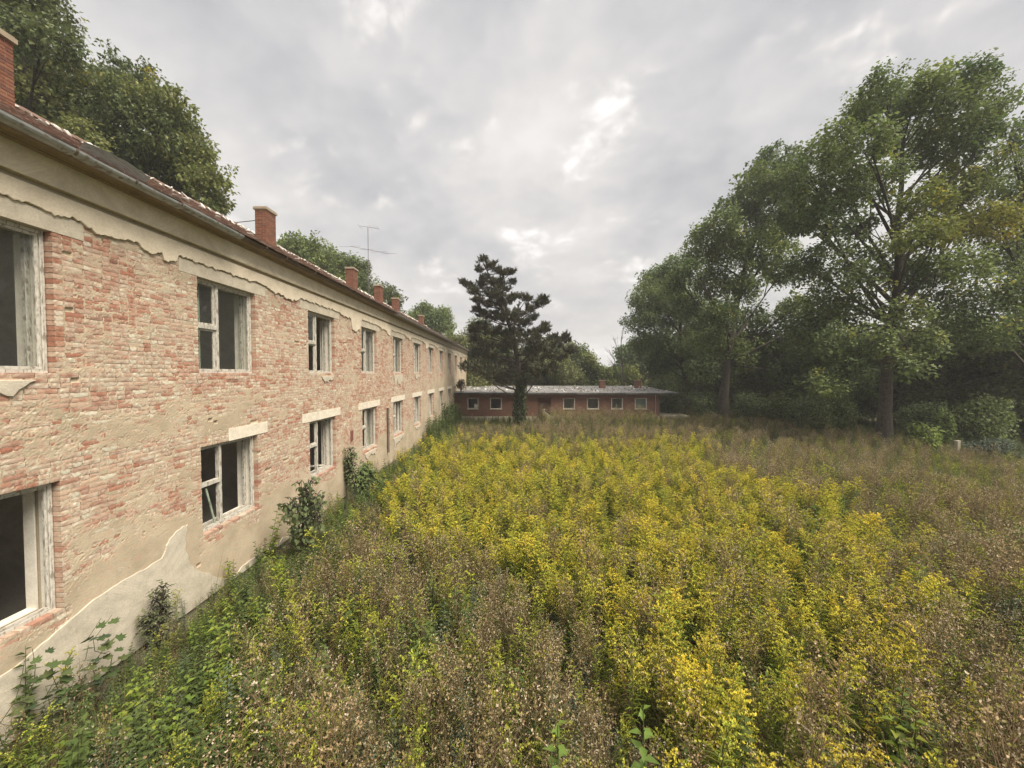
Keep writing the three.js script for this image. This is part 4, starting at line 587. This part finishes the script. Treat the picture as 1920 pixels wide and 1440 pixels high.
// the black pine
{
  const z = 34.2, b = at(975, 803, z).setY(0), t = base('pine_tree', [b.x, 0, b.z], 'dark pine with tiered boughs standing before the low building', 'tree'), rel = (p) => p.clone().sub(b), mb = new MB(), r = rng(210), list = [];
  const tp = [[975, 808], [974, 770], [976, 720], [972, 680], [962, 630], [948, 590], [932, 550], [916, 515], [906, 492]].map(([x, y]) => rel(at(x, y, z))); tp[0].y = -0.2; mb.tube(tp, [0.36, 0.3, 0.27, 0.24, 0.2, 0.15, 0.11, 0.06, 0.02], 9, [1, 1, 1]);
  const tips = [[906, 493, 8], [899, 510, 7], [921, 503, 8], [934, 512, 7], [944, 517, 6], [912, 530, 12], [930, 535, 13], [900, 540, 9], [880, 540, 8], [869, 534, 5], [887, 551, 8], [915, 556, 14], [945, 545, 10], [957, 515, 5], [962, 533, 6], [895, 566, 8], [908, 575, 12], [930, 575, 14], [950, 568, 12], [968, 560, 9], [985, 565, 7], [892, 584, 8], [902, 592, 9], [925, 598, 15], [950, 600, 14], [975, 590, 12], [995, 582, 10], [1010, 575, 8], [1017, 565, 6], [1024, 570, 5], [1000, 598, 8], [985, 610, 9], [900, 615, 13], [890, 622, 9], [920, 622, 17], [950, 625, 16], [975, 625, 14], [1000, 628, 11], [1020, 625, 8], [890, 640, 13], [915, 648, 18], [945, 655, 17], [980, 642, 14], [1010, 640, 12], [1035, 636, 10], [1055, 636, 8], [1062, 642, 6], [1045, 648, 9], [1020, 655, 11], [990, 665, 13], [960, 680, 14], [930, 680, 15], [1005, 676, 10], [985, 692, 10], [955, 705, 12], [1022, 615, 5], [900, 665, 16], [880, 690, 14], [905, 700, 16], [930, 712, 16], [1000, 655, 15], [1030, 665, 14], [1050, 672, 12], [1010, 700, 16], [1035, 695, 14], [980, 715, 15], [955, 640, 18], [1070, 660, 9], [945, 590, 14], [965, 600, 13], [930, 555, 12]];
  for (const [x, y, q] of tips) {
    const dz = (r() - 0.5) * (3 + 0.03 * (y - 480) * 1.2), e = rel(at(x, y, z + dz)); let best = tp[1]; for (let k = 1; k < tp.length; k++) for (let f = 0; f < 1; f += 0.25) { const p = tp[k - 1].clone().lerp(tp[k], f); if (Math.abs(p.y - (e.y - 0.35 * Math.hypot(e.x - p.x, e.z - p.z))) < Math.abs(best.y - (e.y - 0.35 * Math.hypot(e.x - best.x, e.z - best.z)))) best = p; }
    const m = best.clone().lerp(e, 0.55).add(V(0, -0.12 * best.distanceTo(e), 0)), cv = new THREE.QuadraticBezierCurve3(best, m, e); mb.tube(cv.getPoints(5), [0.07, 0.06, 0.05, 0.04, 0.03, 0.015], 5, [1, 1, 1]);
    const R3 = q / 721 * z * 1.05; for (let k = 0; k < 6 + q * 1.7; k++) { const d = rv(r), f = Math.cbrt(r()); list.push({ m: M4(e.x + d.x * R3 * f * 1.25, e.y + d.y * R3 * f * 0.7, e.z + d.z * R3 * f * 1.25, (r() - 0.5) * 1.1, r() * 6.28, (r() - 0.5) * 1.1, 0.75 + 0.5 * r()), c: mix3([0.85, 0.85, 0.9], [1.2, 1.1, 0.95], r()) }); }
    for (let k = 0; k < 5; k++) { const p = cv.getPoint(0.55 + 0.4 * r()); list.push({ m: M4(p.x + (r() - 0.5) * 0.5, p.y + 0.1, p.z + (r() - 0.5) * 0.5, (r() - 0.5), r() * 6.28, (r() - 0.5), 0.7), c: [0.9, 0.9, 0.9] }); }
  }
  part('trunk', mb.geom(1), MAT.bark, t);
  const nb = new MB(), rr = rng(211); for (let k = 0; k < 5; k++) { const tip = V((rr() - 0.5) * 0.5, 0.22 + 0.25 * rr(), (rr() - 0.5) * 0.5); nb.tube([V(0, 0, 0), tip], [0.015, 0.008], 3, [0.06, 0.045, 0.035]); for (let j = 0; j < 15; j++) { const p = tip.clone().multiplyScalar(0.3 + 0.7 * rr()), d = rv(rr).multiplyScalar(0.8).add(tip.clone().normalize()); nb.leaf(p, d, V(0.1, 1, 0.2), 0.2, 0.03, [0.055 + 0.025 * rr(), 0.065 + 0.025 * rr(), 0.04], 0.1, 0.1); } }
  many('crown', nb.geom(), MAT.needle, list, t);
  const iv = base('ivy', [b.x, 0, b.z + 0.1], 'dark ivy wrapped round the trunk of the pine', 'ivy'), il = []; for (let k = 0; k < 420; k++) { const y = 0.3 + 4.2 * r(), a = r() * 6.28, q = (0.2 + 0.36 * r() * r()) * (1.2 - 0.1 * y) + 0.22 * noise2(y, a); il.push({ m: M4(Math.cos(a) * q, y, Math.sin(a) * q, (r() - 0.5), r() * 6.28, (r() - 0.5), 0.45 + 0.3 * r()), c: [0.7, 0.72, 0.7] }); }
  many('foliage', leafSpray(212, 20, 0.42, 0.2, 0.17, DEEP), MAT.leaf, il, iv); const sb = new MB(); for (let k = 0; k < 5; k++) { const pts = []; for (let j = 0; j <= 6; j++) { const a = k * 1.3 + j * 0.5; pts.push(V(Math.cos(a) * 0.42, j * 0.7, Math.sin(a) * 0.42)); } sb.tube(pts, pts.map(() => 0.03), 5, [1, 1, 1]); } part('stem', sb.geom(1), MAT.bark, iv);
}
// shrubs and saplings that stand out
function shrub(name, label, category, group, x, z, h, rx, o = {}) {
  const r = rng(o.seed), t = base(name, [x, o.y ?? 0, z], label, category, group), mb = new MB(), list = [], n = o.stems ?? 6, bc = o.bark ?? [0.09, 0.065, 0.045];
  for (let k = 0; k < n; k++) { const a = r() * 6.28, q = rx * 0.75 * r(), e = V(Math.cos(a) * q + (o.lean ?? 0) * 0.5, h * (0.7 + 0.3 * r()) * (1 - 0.25 * q / rx), Math.sin(a) * q), s = V((r() - 0.5) * 0.18, -0.05, (r() - 0.5) * 0.18), m = s.clone().lerp(e, 0.5).add(V((r() - 0.5) * 0.15, 0.1, (r() - 0.5) * 0.15)); const cv = new THREE.QuadraticBezierCurve3(s, m, e); mb.tube(cv.getPoints(5), [0.022, 0.02, 0.017, 0.013, 0.01, 0.005].map((w) => w * (o.thick ?? 1)), 5, bc);
    for (let j = 0; j < (o.n ?? 40) / n; j++) { const f = (o.from ?? 0.25) + (1 - (o.from ?? 0.25)) * r(), p = cv.getPoint(f), w = rx * 0.5 * (1.15 - 0.7 * f); const c = 0.8 + 0.4 * r(); list.push({ m: M4(p.x + (r() - 0.5) * 2 * w, p.y + (r() - 0.5) * 0.35 * (o.size ?? 0.3), p.z + (r() - 0.5) * 2 * w, (r() - 0.5) * 0.7, r() * 6.28, (r() - 0.5) * 0.7, 0.75 + 0.5 * r()), c: [c, c, c] }); } }
  part('stem', mb.geom(), MAT.plant, t); many('foliage', leafSpray(o.seed + 3, o.leaves ?? 16, o.size ?? 0.3, o.len ?? 0.1, o.wid ?? 0.07, o.cols ?? GREENS), MAT.leaf, list, t); return t;
}
shrub('maple_sapling', 'young dark leaved maple sapling with thin stems against the brick wall', 'sapling', null, -5.25, -9.5, 2.35, 0.62, { seed: 401, n: 80, stems: 9, from: 0.42, leaves: 7, size: 0.2, len: 0.12, wid: 0.09, cols: [[0.15, 0.19, 0.08], [0.125, 0.165, 0.072], [0.18, 0.22, 0.09]] });
shrub('wall_bush', 'dark rounded bush at the wall beyond the maple sapling', 'bush', null, -5.6, -14.3, 1.6, 0.65, { seed: 402, n: 130, stems: 8, leaves: 12, size: 0.24, len: 0.11, wid: 0.08, cols: GREENS });
shrub('climbing_weed', 'thin weed climbing the wall between the third and fourth windows', 'weed', null, -6.05, -14.1, 2.75, 0.22, { seed: 403, n: 46, stems: 3, from: 0.45, leaves: 9, size: 0.16, len: 0.1, wid: 0.07, cols: DEEP });
shrub('wall_weed', 'slender leafy weed standing at the foot of the pale cement skirt', 'weed', null, -6.0, -6.35, 1.5, 0.2, { seed: 404, n: 60, stems: 3, from: 0.3, leaves: 12, size: 0.14, len: 0.06, wid: 0.035, cols: [[0.17, 0.19, 0.09], [0.14, 0.16, 0.075]] });
shrub('bright_sapling', 'bright yellow green sapling to the right of the poplar trunk', 'sapling', null, 24.2, -23, 2.0, 1.2, { seed: 405, n: 60, stems: 7, from: 0.45, leaves: 16, size: 0.34, len: 0.2, wid: 0.1, cols: [[0.26, 0.32, 0.06], [0.21, 0.28, 0.05], [0.16, 0.22, 0.05]] });
shrub('tall_sapling', 'tall thin light green sapling behind the bright one', 'sapling', null, 26.4, -23.6, 2.9, 0.35, { seed: 406, n: 46, stems: 3, from: 0.3, leaves: 14, size: 0.3, len: 0.16, wid: 0.1, cols: [[0.2, 0.27, 0.06], [0.15, 0.21, 0.05]] });
shrub('blue_bush', 'low blue green bush by the right edge of the field', 'bush', null, 26.5, -21.3, 1.35, 1.5, { seed: 407, n: 130, stems: 9, leaves: 16, size: 0.32, len: 0.13, wid: 0.08, cols: [[0.11, 0.15, 0.1], [0.09, 0.12, 0.085]] });
shrub('edge_shrub', 'light green shrub before the dark trees left of the poplar', 'shrub', null, 23.0, -29, 2.9, 1.0, { seed: 408, n: 110, stems: 7, leaves: 16, size: 0.36, len: 0.15, wid: 0.1, cols: LIGHT });
for (const [k, x, z, h, q, l] of [[0, 20.4, -40, 2.6, 2.2, 'spreading green shrub right of the concrete platform'], [1, 22.6, -37, 2.4, 1.8, 'green shrub before the dark trees, second right of the platform'], [2, 17.3, -43, 2.2, 1.4, 'small shrub behind the concrete platform'], [3, 24.6, -36, 2.6, 1.9, 'green shrub under the many stemmed tree, third right of the platform'], [4, 24.8, -33, 2.2, 1.7, 'green shrub at the field edge, fourth right of the platform'], [5, 26.4, -31.5, 3.0, 1.6, 'tall shrub behind the light green one, left of the poplar trunk'], [6, 28.5, -26.5, 2.4, 1.6, 'green shrub behind the bright sapling'], [7, 31, -25.5, 2.6, 1.9, 'dull green shrub behind the white post']]) shrub('field_shrub', l, 'shrub', 'shrubs right of the low building', x, z, h * 1.35, q * 1.2, { seed: 410 + k, n: 200, stems: 9, leaves: 16, size: 0.42, len: 0.18, wid: 0.12, cols: k > 2 && k % 2 ? LIGHT : GREENS });
shrub('roof_shrub', 'brownish shrub growing at the corner of the flat roof against the tall wall', 'shrub', null, -5.6, -40.3, 1.35, 0.7, { seed: 420, y: 2.95, n: 46, stems: 6, from: 0.4, leaves: 9, size: 0.24, len: 0.16, wid: 0.12, cols: [[0.13, 0.09, 0.06], [0.1, 0.075, 0.05], [0.09, 0.1, 0.05]] });
for (const [k, s, h] of [[0, 33.2, 2.6], [1, 35.3, 3.0], [2, 37.4, 2.4]]) shrub('wall_creeper', ['tall dark creeper on the far wall, nearest of three', 'tall dark creeper on the far wall, middle of three', 'tall dark creeper on the far wall, farthest of three'][k], 'creeper', 'creepers at the far end of the long wall', -5.95, -s, h, 0.4, { seed: 430 + k, n: 55, stems: 5, from: 0.05, leaves: 12, size: 0.26, len: 0.15, wid: 0.1, cols: GREENS });
{ const p = base('white_post', [25.7, 0, -22.4], 'short weathered white post at the right edge of the field', 'post'); part('post_shaft', cbox(-0.1, 0.1, -0.1, 0.95, -0.09, 0.09, 0.02), MAT.lintel, p); part('post_cap', cbox(-0.115, 0.115, 0.951, 1.0, -0.105, 0.105, 0.015), MAT.cement, p); }
// large leaved climber at the lower left, leaf by leaf
{
  const t = base('climbing_vine', [-6.0, 0, -5.05], 'climbing vine with large lobed leaves before the pale cement at the lower left', 'vine'), r = rng(440), mb = new MB();
  const lobed = () => { const sh = new THREE.Shape(), P = [[0, 0], [-0.35, -0.12], [-0.55, 0.2], [-0.34, 0.32], [-0.42, 0.75], [-0.16, 0.62], [0, 1.05], [0.16, 0.62], [0.42, 0.75], [0.34, 0.32], [0.55, 0.2], [0.35, -0.12]]; P.forEach(([a, b], k) => k ? sh.lineTo(a, b) : sh.moveTo(a, b)); sh.closePath(); const g = new THREE.ShapeGeometry(sh).rotateX(-Math.PI / 2); const p = g.attributes.position; for (let i = 0; i < p.count; i++) p.setY(i, 0.18 * Math.abs(p.getX(i)) - 0.16 * p.getZ(i) ** 2); g.computeVertexNormals(); return g; };
  const lg = lobed(), cols = [[0.075, 0.12, 0.035], [0.1, 0.15, 0.045], [0.055, 0.09, 0.035], [0.12, 0.15, 0.05]].map((c) => { const m = MAT.leaf.clone(); m.vertexColors = false; m.color.setRGB(...c); return m; });
  for (let k = 0; k < 8; k++) {
    const zz = (r() - 0.35) * 1.1, top = 0.75 + 0.75 * r(), pts = []; for (let j = 0; j <= 7; j++) pts.push(V(0.02 + 0.07 * noise2(j * 0.5, k * 3) + 0.1 * (1 - j / 7), top * j / 7, zz + 0.22 * noise2(j * 0.4, k * 5 + 20))); mb.tube(pts, pts.map((_, j) => 0.008 - 0.0007 * j), 4, [0.1, 0.11, 0.05]);
    const cv = new THREE.CatmullRomCurve3(pts); for (let j = 0; j < 11; j++) { const p = cv.getPoint(0.35 + 0.65 * (j + r()) / 11.5), m = part('leaf', lg, cols[Math.floor(r() * 4)], t), side = j % 2 ? 1 : -1; p.add(V(0.05 + 0.08 * r(), 0, side * 0.05)); m.position.copy(p); m.rotation.set((r() - 0.5) * 0.7 + 0.35, side > 0 ? Math.PI * (0.8 + 0.3 * r()) : Math.PI * (0.3 * r() - 0.1), (r() - 0.5) * 0.7 - 0.3, 'YXZ'); m.scale.setScalar(0.085 + 0.06 * r()); }
  }
  part('stem', mb.geom(), MAT.plant, t);
}
// two bright seedlings at the bottom of the view
for (const [k, x, z, h, l] of [[0, 0.4, -3.5, 1.62, 'bright green seedling with broad leaves at the bottom centre'], [1, 1.28, -3.75, 1.55, 'smaller bright green seedling right of the first at the bottom']]) {
  const t = base('green_seedling', [x, 0, z], l, 'seedling', 'bright seedlings in the foreground'), r = rng(450 + k), mb = new MB(); mb.tube([V(0, 0, 0), V(0.02, h * 0.5, 0.01), V(0, h, 0)], [0.012, 0.009, 0.005], 6, [0.12, 0.17, 0.04]); part('stem', mb.geom(), MAT.plant, t);
  for (let j = 0; j < 12; j++) { const y = h - 0.07 * j * 0.9, a = j * 2.4, lb = new MB(), d = V(Math.cos(a), j < 3 ? 0.9 : 0.25, Math.sin(a)), len = 0.09 + 0.013 * Math.min(j, 6); lb.leaf(V(0, y, 0), d, V(0, 1, 0), len, len * 0.52, mix3([0.2, 0.3, 0.05], [0.13, 0.21, 0.045], j / 12), 0.25, 0.2); part('leaf', lb.geom(), MAT.leaf, t); }
}

// ------------------------------------------------------------------ the overgrown field
function goldenrod(seed, bloom) {
  const r = rng(seed), mb = new MB(), h = 1, lean = 0.3 * (r() - 0.5) + 0.08, stem = (f) => V(lean * f * f * f + 0.015 * Math.sin(f * 7 + seed), h * f, 0.1 * (r() - 0.5) * 0 + lean * 0.4 * f * f);
  mb.tube([0, 0.3, 0.6, 0.85, 1].map(stem), [0.006, 0.005, 0.004, 0.003, 0.0015], 3, [0.14, 0.13, 0.05]);
  for (let k = 0; k < 46; k++) { const f = 0.12 + 0.72 * (k / 46), a = k * 2.4 + r(), p = stem(f), g = r(); const c = f < 0.3 ? [0.2, 0.16, 0.06] : mix3([0.17, 0.225, 0.036], [0.29, 0.345, 0.055], g); mb.leaf(p, V(Math.cos(a), 0.35 + 0.4 * r() - (f < 0.35 ? 0.7 : 0), Math.sin(a)), V(0, 1, 0), (0.08 + 0.06 * r()) * (f > 0.65 ? 0.7 : 1), 0.0065 + 0.005 * r(), c, 0.35, 0.15); }
  const arch = r() * 6.28, nb = Math.round(9 + 9 * bloom);
  for (let k = 0; k < nb; k++) {
    const f = 0.66 + 0.34 * k / nb, p = stem(f), a = k * 2.4 + r() * 0.8, L = (0.25 - 0.17 * (f - 0.66) / 0.34) * (0.6 + 0.6 * r()), side = V(Math.cos(a) + 0.8 * Math.cos(arch), 0, Math.sin(a) + 0.8 * Math.sin(arch)).normalize(), c0 = mix3([0.44, 0.48, 0.065], [0.72, 0.61, 0.08], clamp(bloom + 0.5 * (r() - 0.5)));
    const cv = new THREE.QuadraticBezierCurve3(p, p.clone().addScaledVector(side, L * 0.45).add(V(0, L * 0.8, 0)), p.clone().addScaledVector(side, L * 0.85).add(V(0, L * 0.6, 0))); mb.tube(cv.getPoints(3), [0.003, 0.0025, 0.002, 0.001], 3, [0.2, 0.2, 0.05]);
    for (let j = 0; j < 18; j++) { const q = cv.getPoint(0.1 + 0.9 * (j + r()) / 18.5), d = rv(r); d.y = Math.abs(d.y) * 0.8 + 0.3; const w = 0.8 + 0.4 * r(); mb.leaf(q, d, rv(r), 0.014 + 0.012 * r(), 0.009 + 0.006 * r(), c0.map((x) => x * w), 0, 0.1); }
  }
  return mb.geom();
}
function dryWeed(seed, pale) {
  const r = rng(seed), mb = new MB(), lean = 0.15 * (r() - 0.5), stem = (f) => V(lean * f * f, f, lean * 0.5 * f), br = [0.23, 0.165, 0.09];
  mb.tube([0, 0.35, 0.7, 1].map(stem), [0.006, 0.005, 0.0035, 0.0015], 3, br);
  for (let k = 0; k < 30; k++) { const f = 0.15 + 0.6 * r(), a = r() * 6.28, w = 0.7 + 0.6 * r(); mb.leaf(stem(f), V(Math.cos(a), -0.2 + 0.9 * r(), Math.sin(a)), V(0, 1, 0), 0.06 + 0.06 * r(), 0.007 + 0.006 * r(), (r() < 0.5 ? [0.23, 0.24, 0.075] : [0.28, 0.215, 0.1]).map((x) => x * w), 0.5, 0.2); }
  for (let k = 0; k < 15; k++) {
    const f = 0.45 + 0.5 * k / 15, a = k * 2.4 + r(), p = stem(f), L = 0.14 + 0.3 * (1 - f) + 0.06 * r(), e = p.clone().add(V(Math.cos(a) * L * 0.55, L * 0.95, Math.sin(a) * L * 0.55)); mb.tube([p, p.clone().lerp(e, 0.5).add(V(Math.cos(a) * 0.02, 0, Math.sin(a) * 0.02)), e], [0.003, 0.0022, 0.001], 3, br);
    for (let j = 0; j < 6; j++) { const b = p.clone().lerp(e, 0.4 + 0.6 * (j + 1) / 6), d = rv(r); d.y = Math.abs(d.y); const q = b.clone().addScaledVector(d, 0.03 + 0.03 * r()); mb.tri(b, b.clone().add(V(0.002, 0, 0.002)), q, br);
      const white = r() < pale, c = white ? [0.62, 0.52, 0.39] : r() < 0.45 ? [0.45, 0.345, 0.2] : r() < 0.6 ? [0.33, 0.24, 0.12] : [0.29, 0.285, 0.09], s = white ? 0.006 + 0.007 * r() : 0.007 + 0.007 * r();
      for (let u = 0; u < 3; u++) mb.leaf(q, rv(r).add(V(0, 0.6, 0)), rv(r), s * 1.5, s, c, 0, 0.2); }
  }
  return mb.geom();
}
function herb(seed, cols, len, wid, n = 26, branch = 3) {
  const r = rng(seed), mb = new MB();
  for (let b = 0; b < branch; b++) {
    const a0 = r() * 6.28, sp = 0.22 * r() * (b ? 1 : 0.2), hh = 1 - 0.3 * r() * (b ? 1 : 0), stem = (f) => V(Math.cos(a0) * sp * f, hh * f, Math.sin(a0) * sp * f); mb.tube([0, 0.5, 1].map(stem), [0.006, 0.0045, 0.002], 3, [0.1, 0.12, 0.04]);
    for (let k = 0; k < n; k++) { const f = 0.15 + 0.85 * k / n, a = (k % 2) * Math.PI + Math.floor(k / 2) * 1.57 + r() * 0.6, c = cols[Math.floor(r() * cols.length)], w = 0.8 + 0.4 * r(); mb.leaf(stem(f), V(Math.cos(a), 0.25 + 0.5 * f * r(), Math.sin(a)), V(0, 1, 0), len * (1.15 - 0.6 * f) * (0.7 + 0.6 * r()), wid * (1.15 - 0.5 * f) * (0.7 + 0.6 * r()), c.map((x) => x * w), 0.35, 0.2); }
  }
  return mb.geom();
}
function grassTuft(seed, cols, n = 26) { const r = rng(seed), mb = new MB(); for (let k = 0; k < n; k++) { const a = r() * 6.28, l = 0.55 + 0.6 * r(); mb.blade(V((r() - 0.5) * 0.22, 0, (r() - 0.5) * 0.22), V(Math.cos(a) * 0.35, 1, Math.sin(a) * 0.35), V(0, 1, 0), l, 0.01 + 0.006 * r(), cols[Math.floor(r() * cols.length)], 0.12 + 0.3 * r()); } return mb.geom(); }
{
  const kinds = {
    goldenrod: { label: 'yellow flowering goldenrod standing densely over the middle of the field', cat: 'goldenrod', g: [0, 1, 2, 3].map((k) => goldenrod(600 + k, 0.55 + 0.15 * k)), l: [] },
    budding_goldenrod: { label: 'goldenrod still mostly green between the yellow plumes', cat: 'goldenrod', g: [0, 1, 2].map((k) => goldenrod(620 + k, 0.12)), l: [] },
    dry_weed: { label: 'brown dried weeds speckled with pale seed tufts in the foreground and to the right', cat: 'weeds', g: [0.36, 0.22, 0.12, 0.3].map((q, k) => dryWeed(640 + k, q)), l: [] },
    green_herb: { label: 'dark green leafy herbs along the foot of the brick wall and through the field', cat: 'herbs', g: [0, 1, 2].map((k) => herb(660 + k, [[0.12, 0.17, 0.045], [0.095, 0.14, 0.04], [0.145, 0.19, 0.055]], 0.12, 0.055)), l: [] },
    bright_herb: { label: 'light green broad leaved herbs scattered through the foreground', cat: 'herbs', g: [0, 1].map((k) => herb(670 + k, [[0.2, 0.27, 0.045], [0.16, 0.23, 0.04], [0.25, 0.29, 0.05]], 0.12, 0.065, 20)), l: [] },
    grey_herb: { label: 'grey green feathery herbs low in the foreground', cat: 'herbs', g: [0, 1].map((k) => herb(680 + k, [[0.16, 0.19, 0.115], [0.13, 0.165, 0.095], [0.18, 0.21, 0.125]], 0.07, 0.022, 44, 4)), l: [] },
    tall_grass: { label: 'tall grass and dead stalks filling the ground between the weeds', cat: 'grass', g: [grassTuft(690, [[0.17, 0.2, 0.06], [0.13, 0.17, 0.05], [0.25, 0.21, 0.1]]), grassTuft(691, [[0.25, 0.2, 0.11], [0.19, 0.145, 0.075], [0.12, 0.13, 0.045]])], l: [] },
  };
  const curve = (T, d) => { if (d <= T[0][0]) return T[0][1]; for (let k = 1; k < T.length; k++) if (d <= T[k][0]) return mix(T[k - 1][1], T[k][1], (d - T[k - 1][0]) / (T[k][0] - T[k - 1][0])); return T[T.length - 1][1]; };
  const LO = [[3, 1.6], [4.5, 1.7], [5.5, 1.2], [7, 0.4], [8.5, -1.2], [10, -3.6], [13, -4.9], [20, -5], [30, -4.6]], HI = [[3, 3.2], [4.5, 4.2], [5.5, 5.3], [7, 7.3], [9, 9.2], [11, 10], [13, 10], [15, 8.4], [18, 8.4], [21, 10.5], [26, 14]];
  const r = rng(700), hit = (x, d, cx, cd, rx, rd) => 1 - Math.hypot((x - cx) / rx, (d - cd) / rd);
  const put = (kind, x, d, h) => { const k = kinds[kind], s = h * (0.66 + 0.56 * r() + (r() < 0.06 ? 0.25 : 0)), w = s * (0.7 + 0.4 * r()), q = 0.82 + 0.36 * r(); k.l.push({ v: Math.floor(r() * k.g.length), m: M4(x, -0.05, -d, (r() - 0.5) * 0.38, r() * 6.28, (r() - 0.5) * 0.38, w, s, w), c: [q * (0.94 + 0.12 * r()), q, q * (0.9 + 0.2 * r())] }); };
  for (let d = 1.4; d < 46; d += d < 9 ? 0.18 : d < 18 ? 0.23 : 0.32) {
    const step = d < 9 ? 0.18 : d < 18 ? 0.23 : 0.32;
    for (let x = -6.05; x < Math.min(34, 1.42 * d + 1.5); x += step) {
      const X = x + (r() - 0.5) * step * 1.3, D = d + (r() - 0.5) * step * 1.3; if (X < -6.15 || X < -1.42 * D - 1.5) continue; if (D > 39.3 && X > -6.3 && X < 18.5) continue;
      const n1 = fbm(X * 0.45, D * 0.4 + 9, 3), n2 = fbm(X * 1.1 + 20, D * 1.0, 3), n3 = fbm(X * 2.2 + 5, D * 2 + 31, 2);
      const lo = curve(LO, D), hi = curve(HI, D);                               // the yellow band, as metres from its left and right edges
      let gold = clamp(Math.min(X - lo, hi - X) * 0.55, -1.0, 0.6) - 0.5 * Math.max(0, hit(X, D, 1.0, 10.9, 2.4, 1.6)) - 1.4 * sst(20.5, 25, D) + 0.75 * n1 + 0.45 * n2;
      let green = sst(-3.9, -5.4, X - 0.02 * D + 0.5 * n1) + 0.6 * Math.max(0, hit(X, D, -4.5, 4.2, 2.6, 2)) + sst(24, 28, X + 2 * n1) * 0.8 + 0.75 * sst(28, 33, D) * sst(3, -1, X);
      const q = r(), hgt = 1 + 0.2 * n1 + 0.22 * n3 + 0.15 * n2;
      let kind, h;
      if (X < -5.35 && D > 26) { kind = 'green_herb'; h = 1.9; }
      else if (green > 0.35 + 0.5 * (q - 0.5)) { kind = n2 > 0.3 ? 'bright_herb' : q < 0.8 ? 'green_herb' : q < 0.9 ? 'grey_herb' : 'dry_weed'; h = X < -5.2 ? 0.75 : 0.9; }
      else if (gold > 0.02 + 0.85 * (r() - 0.5)) { kind = n3 > 0.46 ? 'dry_weed' : q < 0.7 - 0.25 * clamp(n2) ? 'goldenrod' : q < 0.93 ? 'budding_goldenrod' : 'green_herb'; h = 1.2; }
      else if (n2 > 0.36) { kind = q < 0.6 ? 'grey_herb' : 'green_herb'; h = 1.0; }
      else if (n3 < -0.42) { kind = D < 9 && q < 0.5 ? 'bright_herb' : 'budding_goldenrod'; h = 1.05; }
      else { const dryer = X > 6 ? 0.22 * noise2(X * 0.23, D * 0.3) - 0.02 : 0; kind = q < 0.56 + dryer - 0.16 * sst(1.5, -1, X) * sst(11, 8, D) ? 'dry_weed' : q < (D > 22 ? 0.7 : 0.87) ? 'budding_goldenrod' : q < 0.93 ? 'grey_herb' : 'green_herb'; h = kind === 'dry_weed' ? 1.2 : 1.02; }
      if (D > 25) h *= D > 30 && X > 2.5 && X < 13 ? 1.1 : mix(1, X < 3 ? 0.72 : 0.7, sst(25, 31, D));
      if (X < -5.2 && D > 4 && r() < 0.8) put(['green_herb', 'dry_weed', 'bright_herb', 'grey_herb', 'tall_grass', 'budding_goldenrod'][Math.floor(r() * 6)], mix(-6.2, -5.2, r()), D, 0.45 + 0.75 * r() * r());
      if (X > 15 && D < 30) h *= 0.8;
      if (X < -4.9 && D < 12) h *= 0.8;
      put(kind, X, D, h * hgt);
      if (gold > 0.1 && r() < (D < 7 ? 0.2 : 0.48) && n3 < 0.35) put(r() < 0.75 ? 'goldenrod' : 'budding_goldenrod', X + (r() - 0.5) * step, D + (r() - 0.5) * step, 1.16 * hgt);
      if (r() < (D < 20 ? 0.75 : 0.5)) put('tall_grass', X + (r() - 0.5) * step, D + (r() - 0.5) * step, 0.62 * hgt);
    }
  }
  for (let k = 0; k < 2600; k++) { const X = mix(18, 42, r()), D = mix(14, 62, r()); put(r() < 0.7 ? 'green_herb' : 'tall_grass', X, D, 0.8); }
  let total = 0;
  for (const [name, k] of Object.entries(kinds)) {
    const t = new THREE.Group(); t.name = name; tag(t, k.label, k.cat, null, 'stuff'); scene.add(t);
    k.g.forEach((g, v) => { const l = k.l.filter((e) => e.v === v); if (l.length) many('stand' + (v ? '_' + String(v).padStart(3, '0') : ''), g, MAT.plant, l, t); total += l.length; });
    console.log(name, k.l.length, k.g.map((g) => g.index.count / 3).join());
  }
  console.log('field', total, 'tree sprays', leafCount);
}

renderer.render(scene, camera);
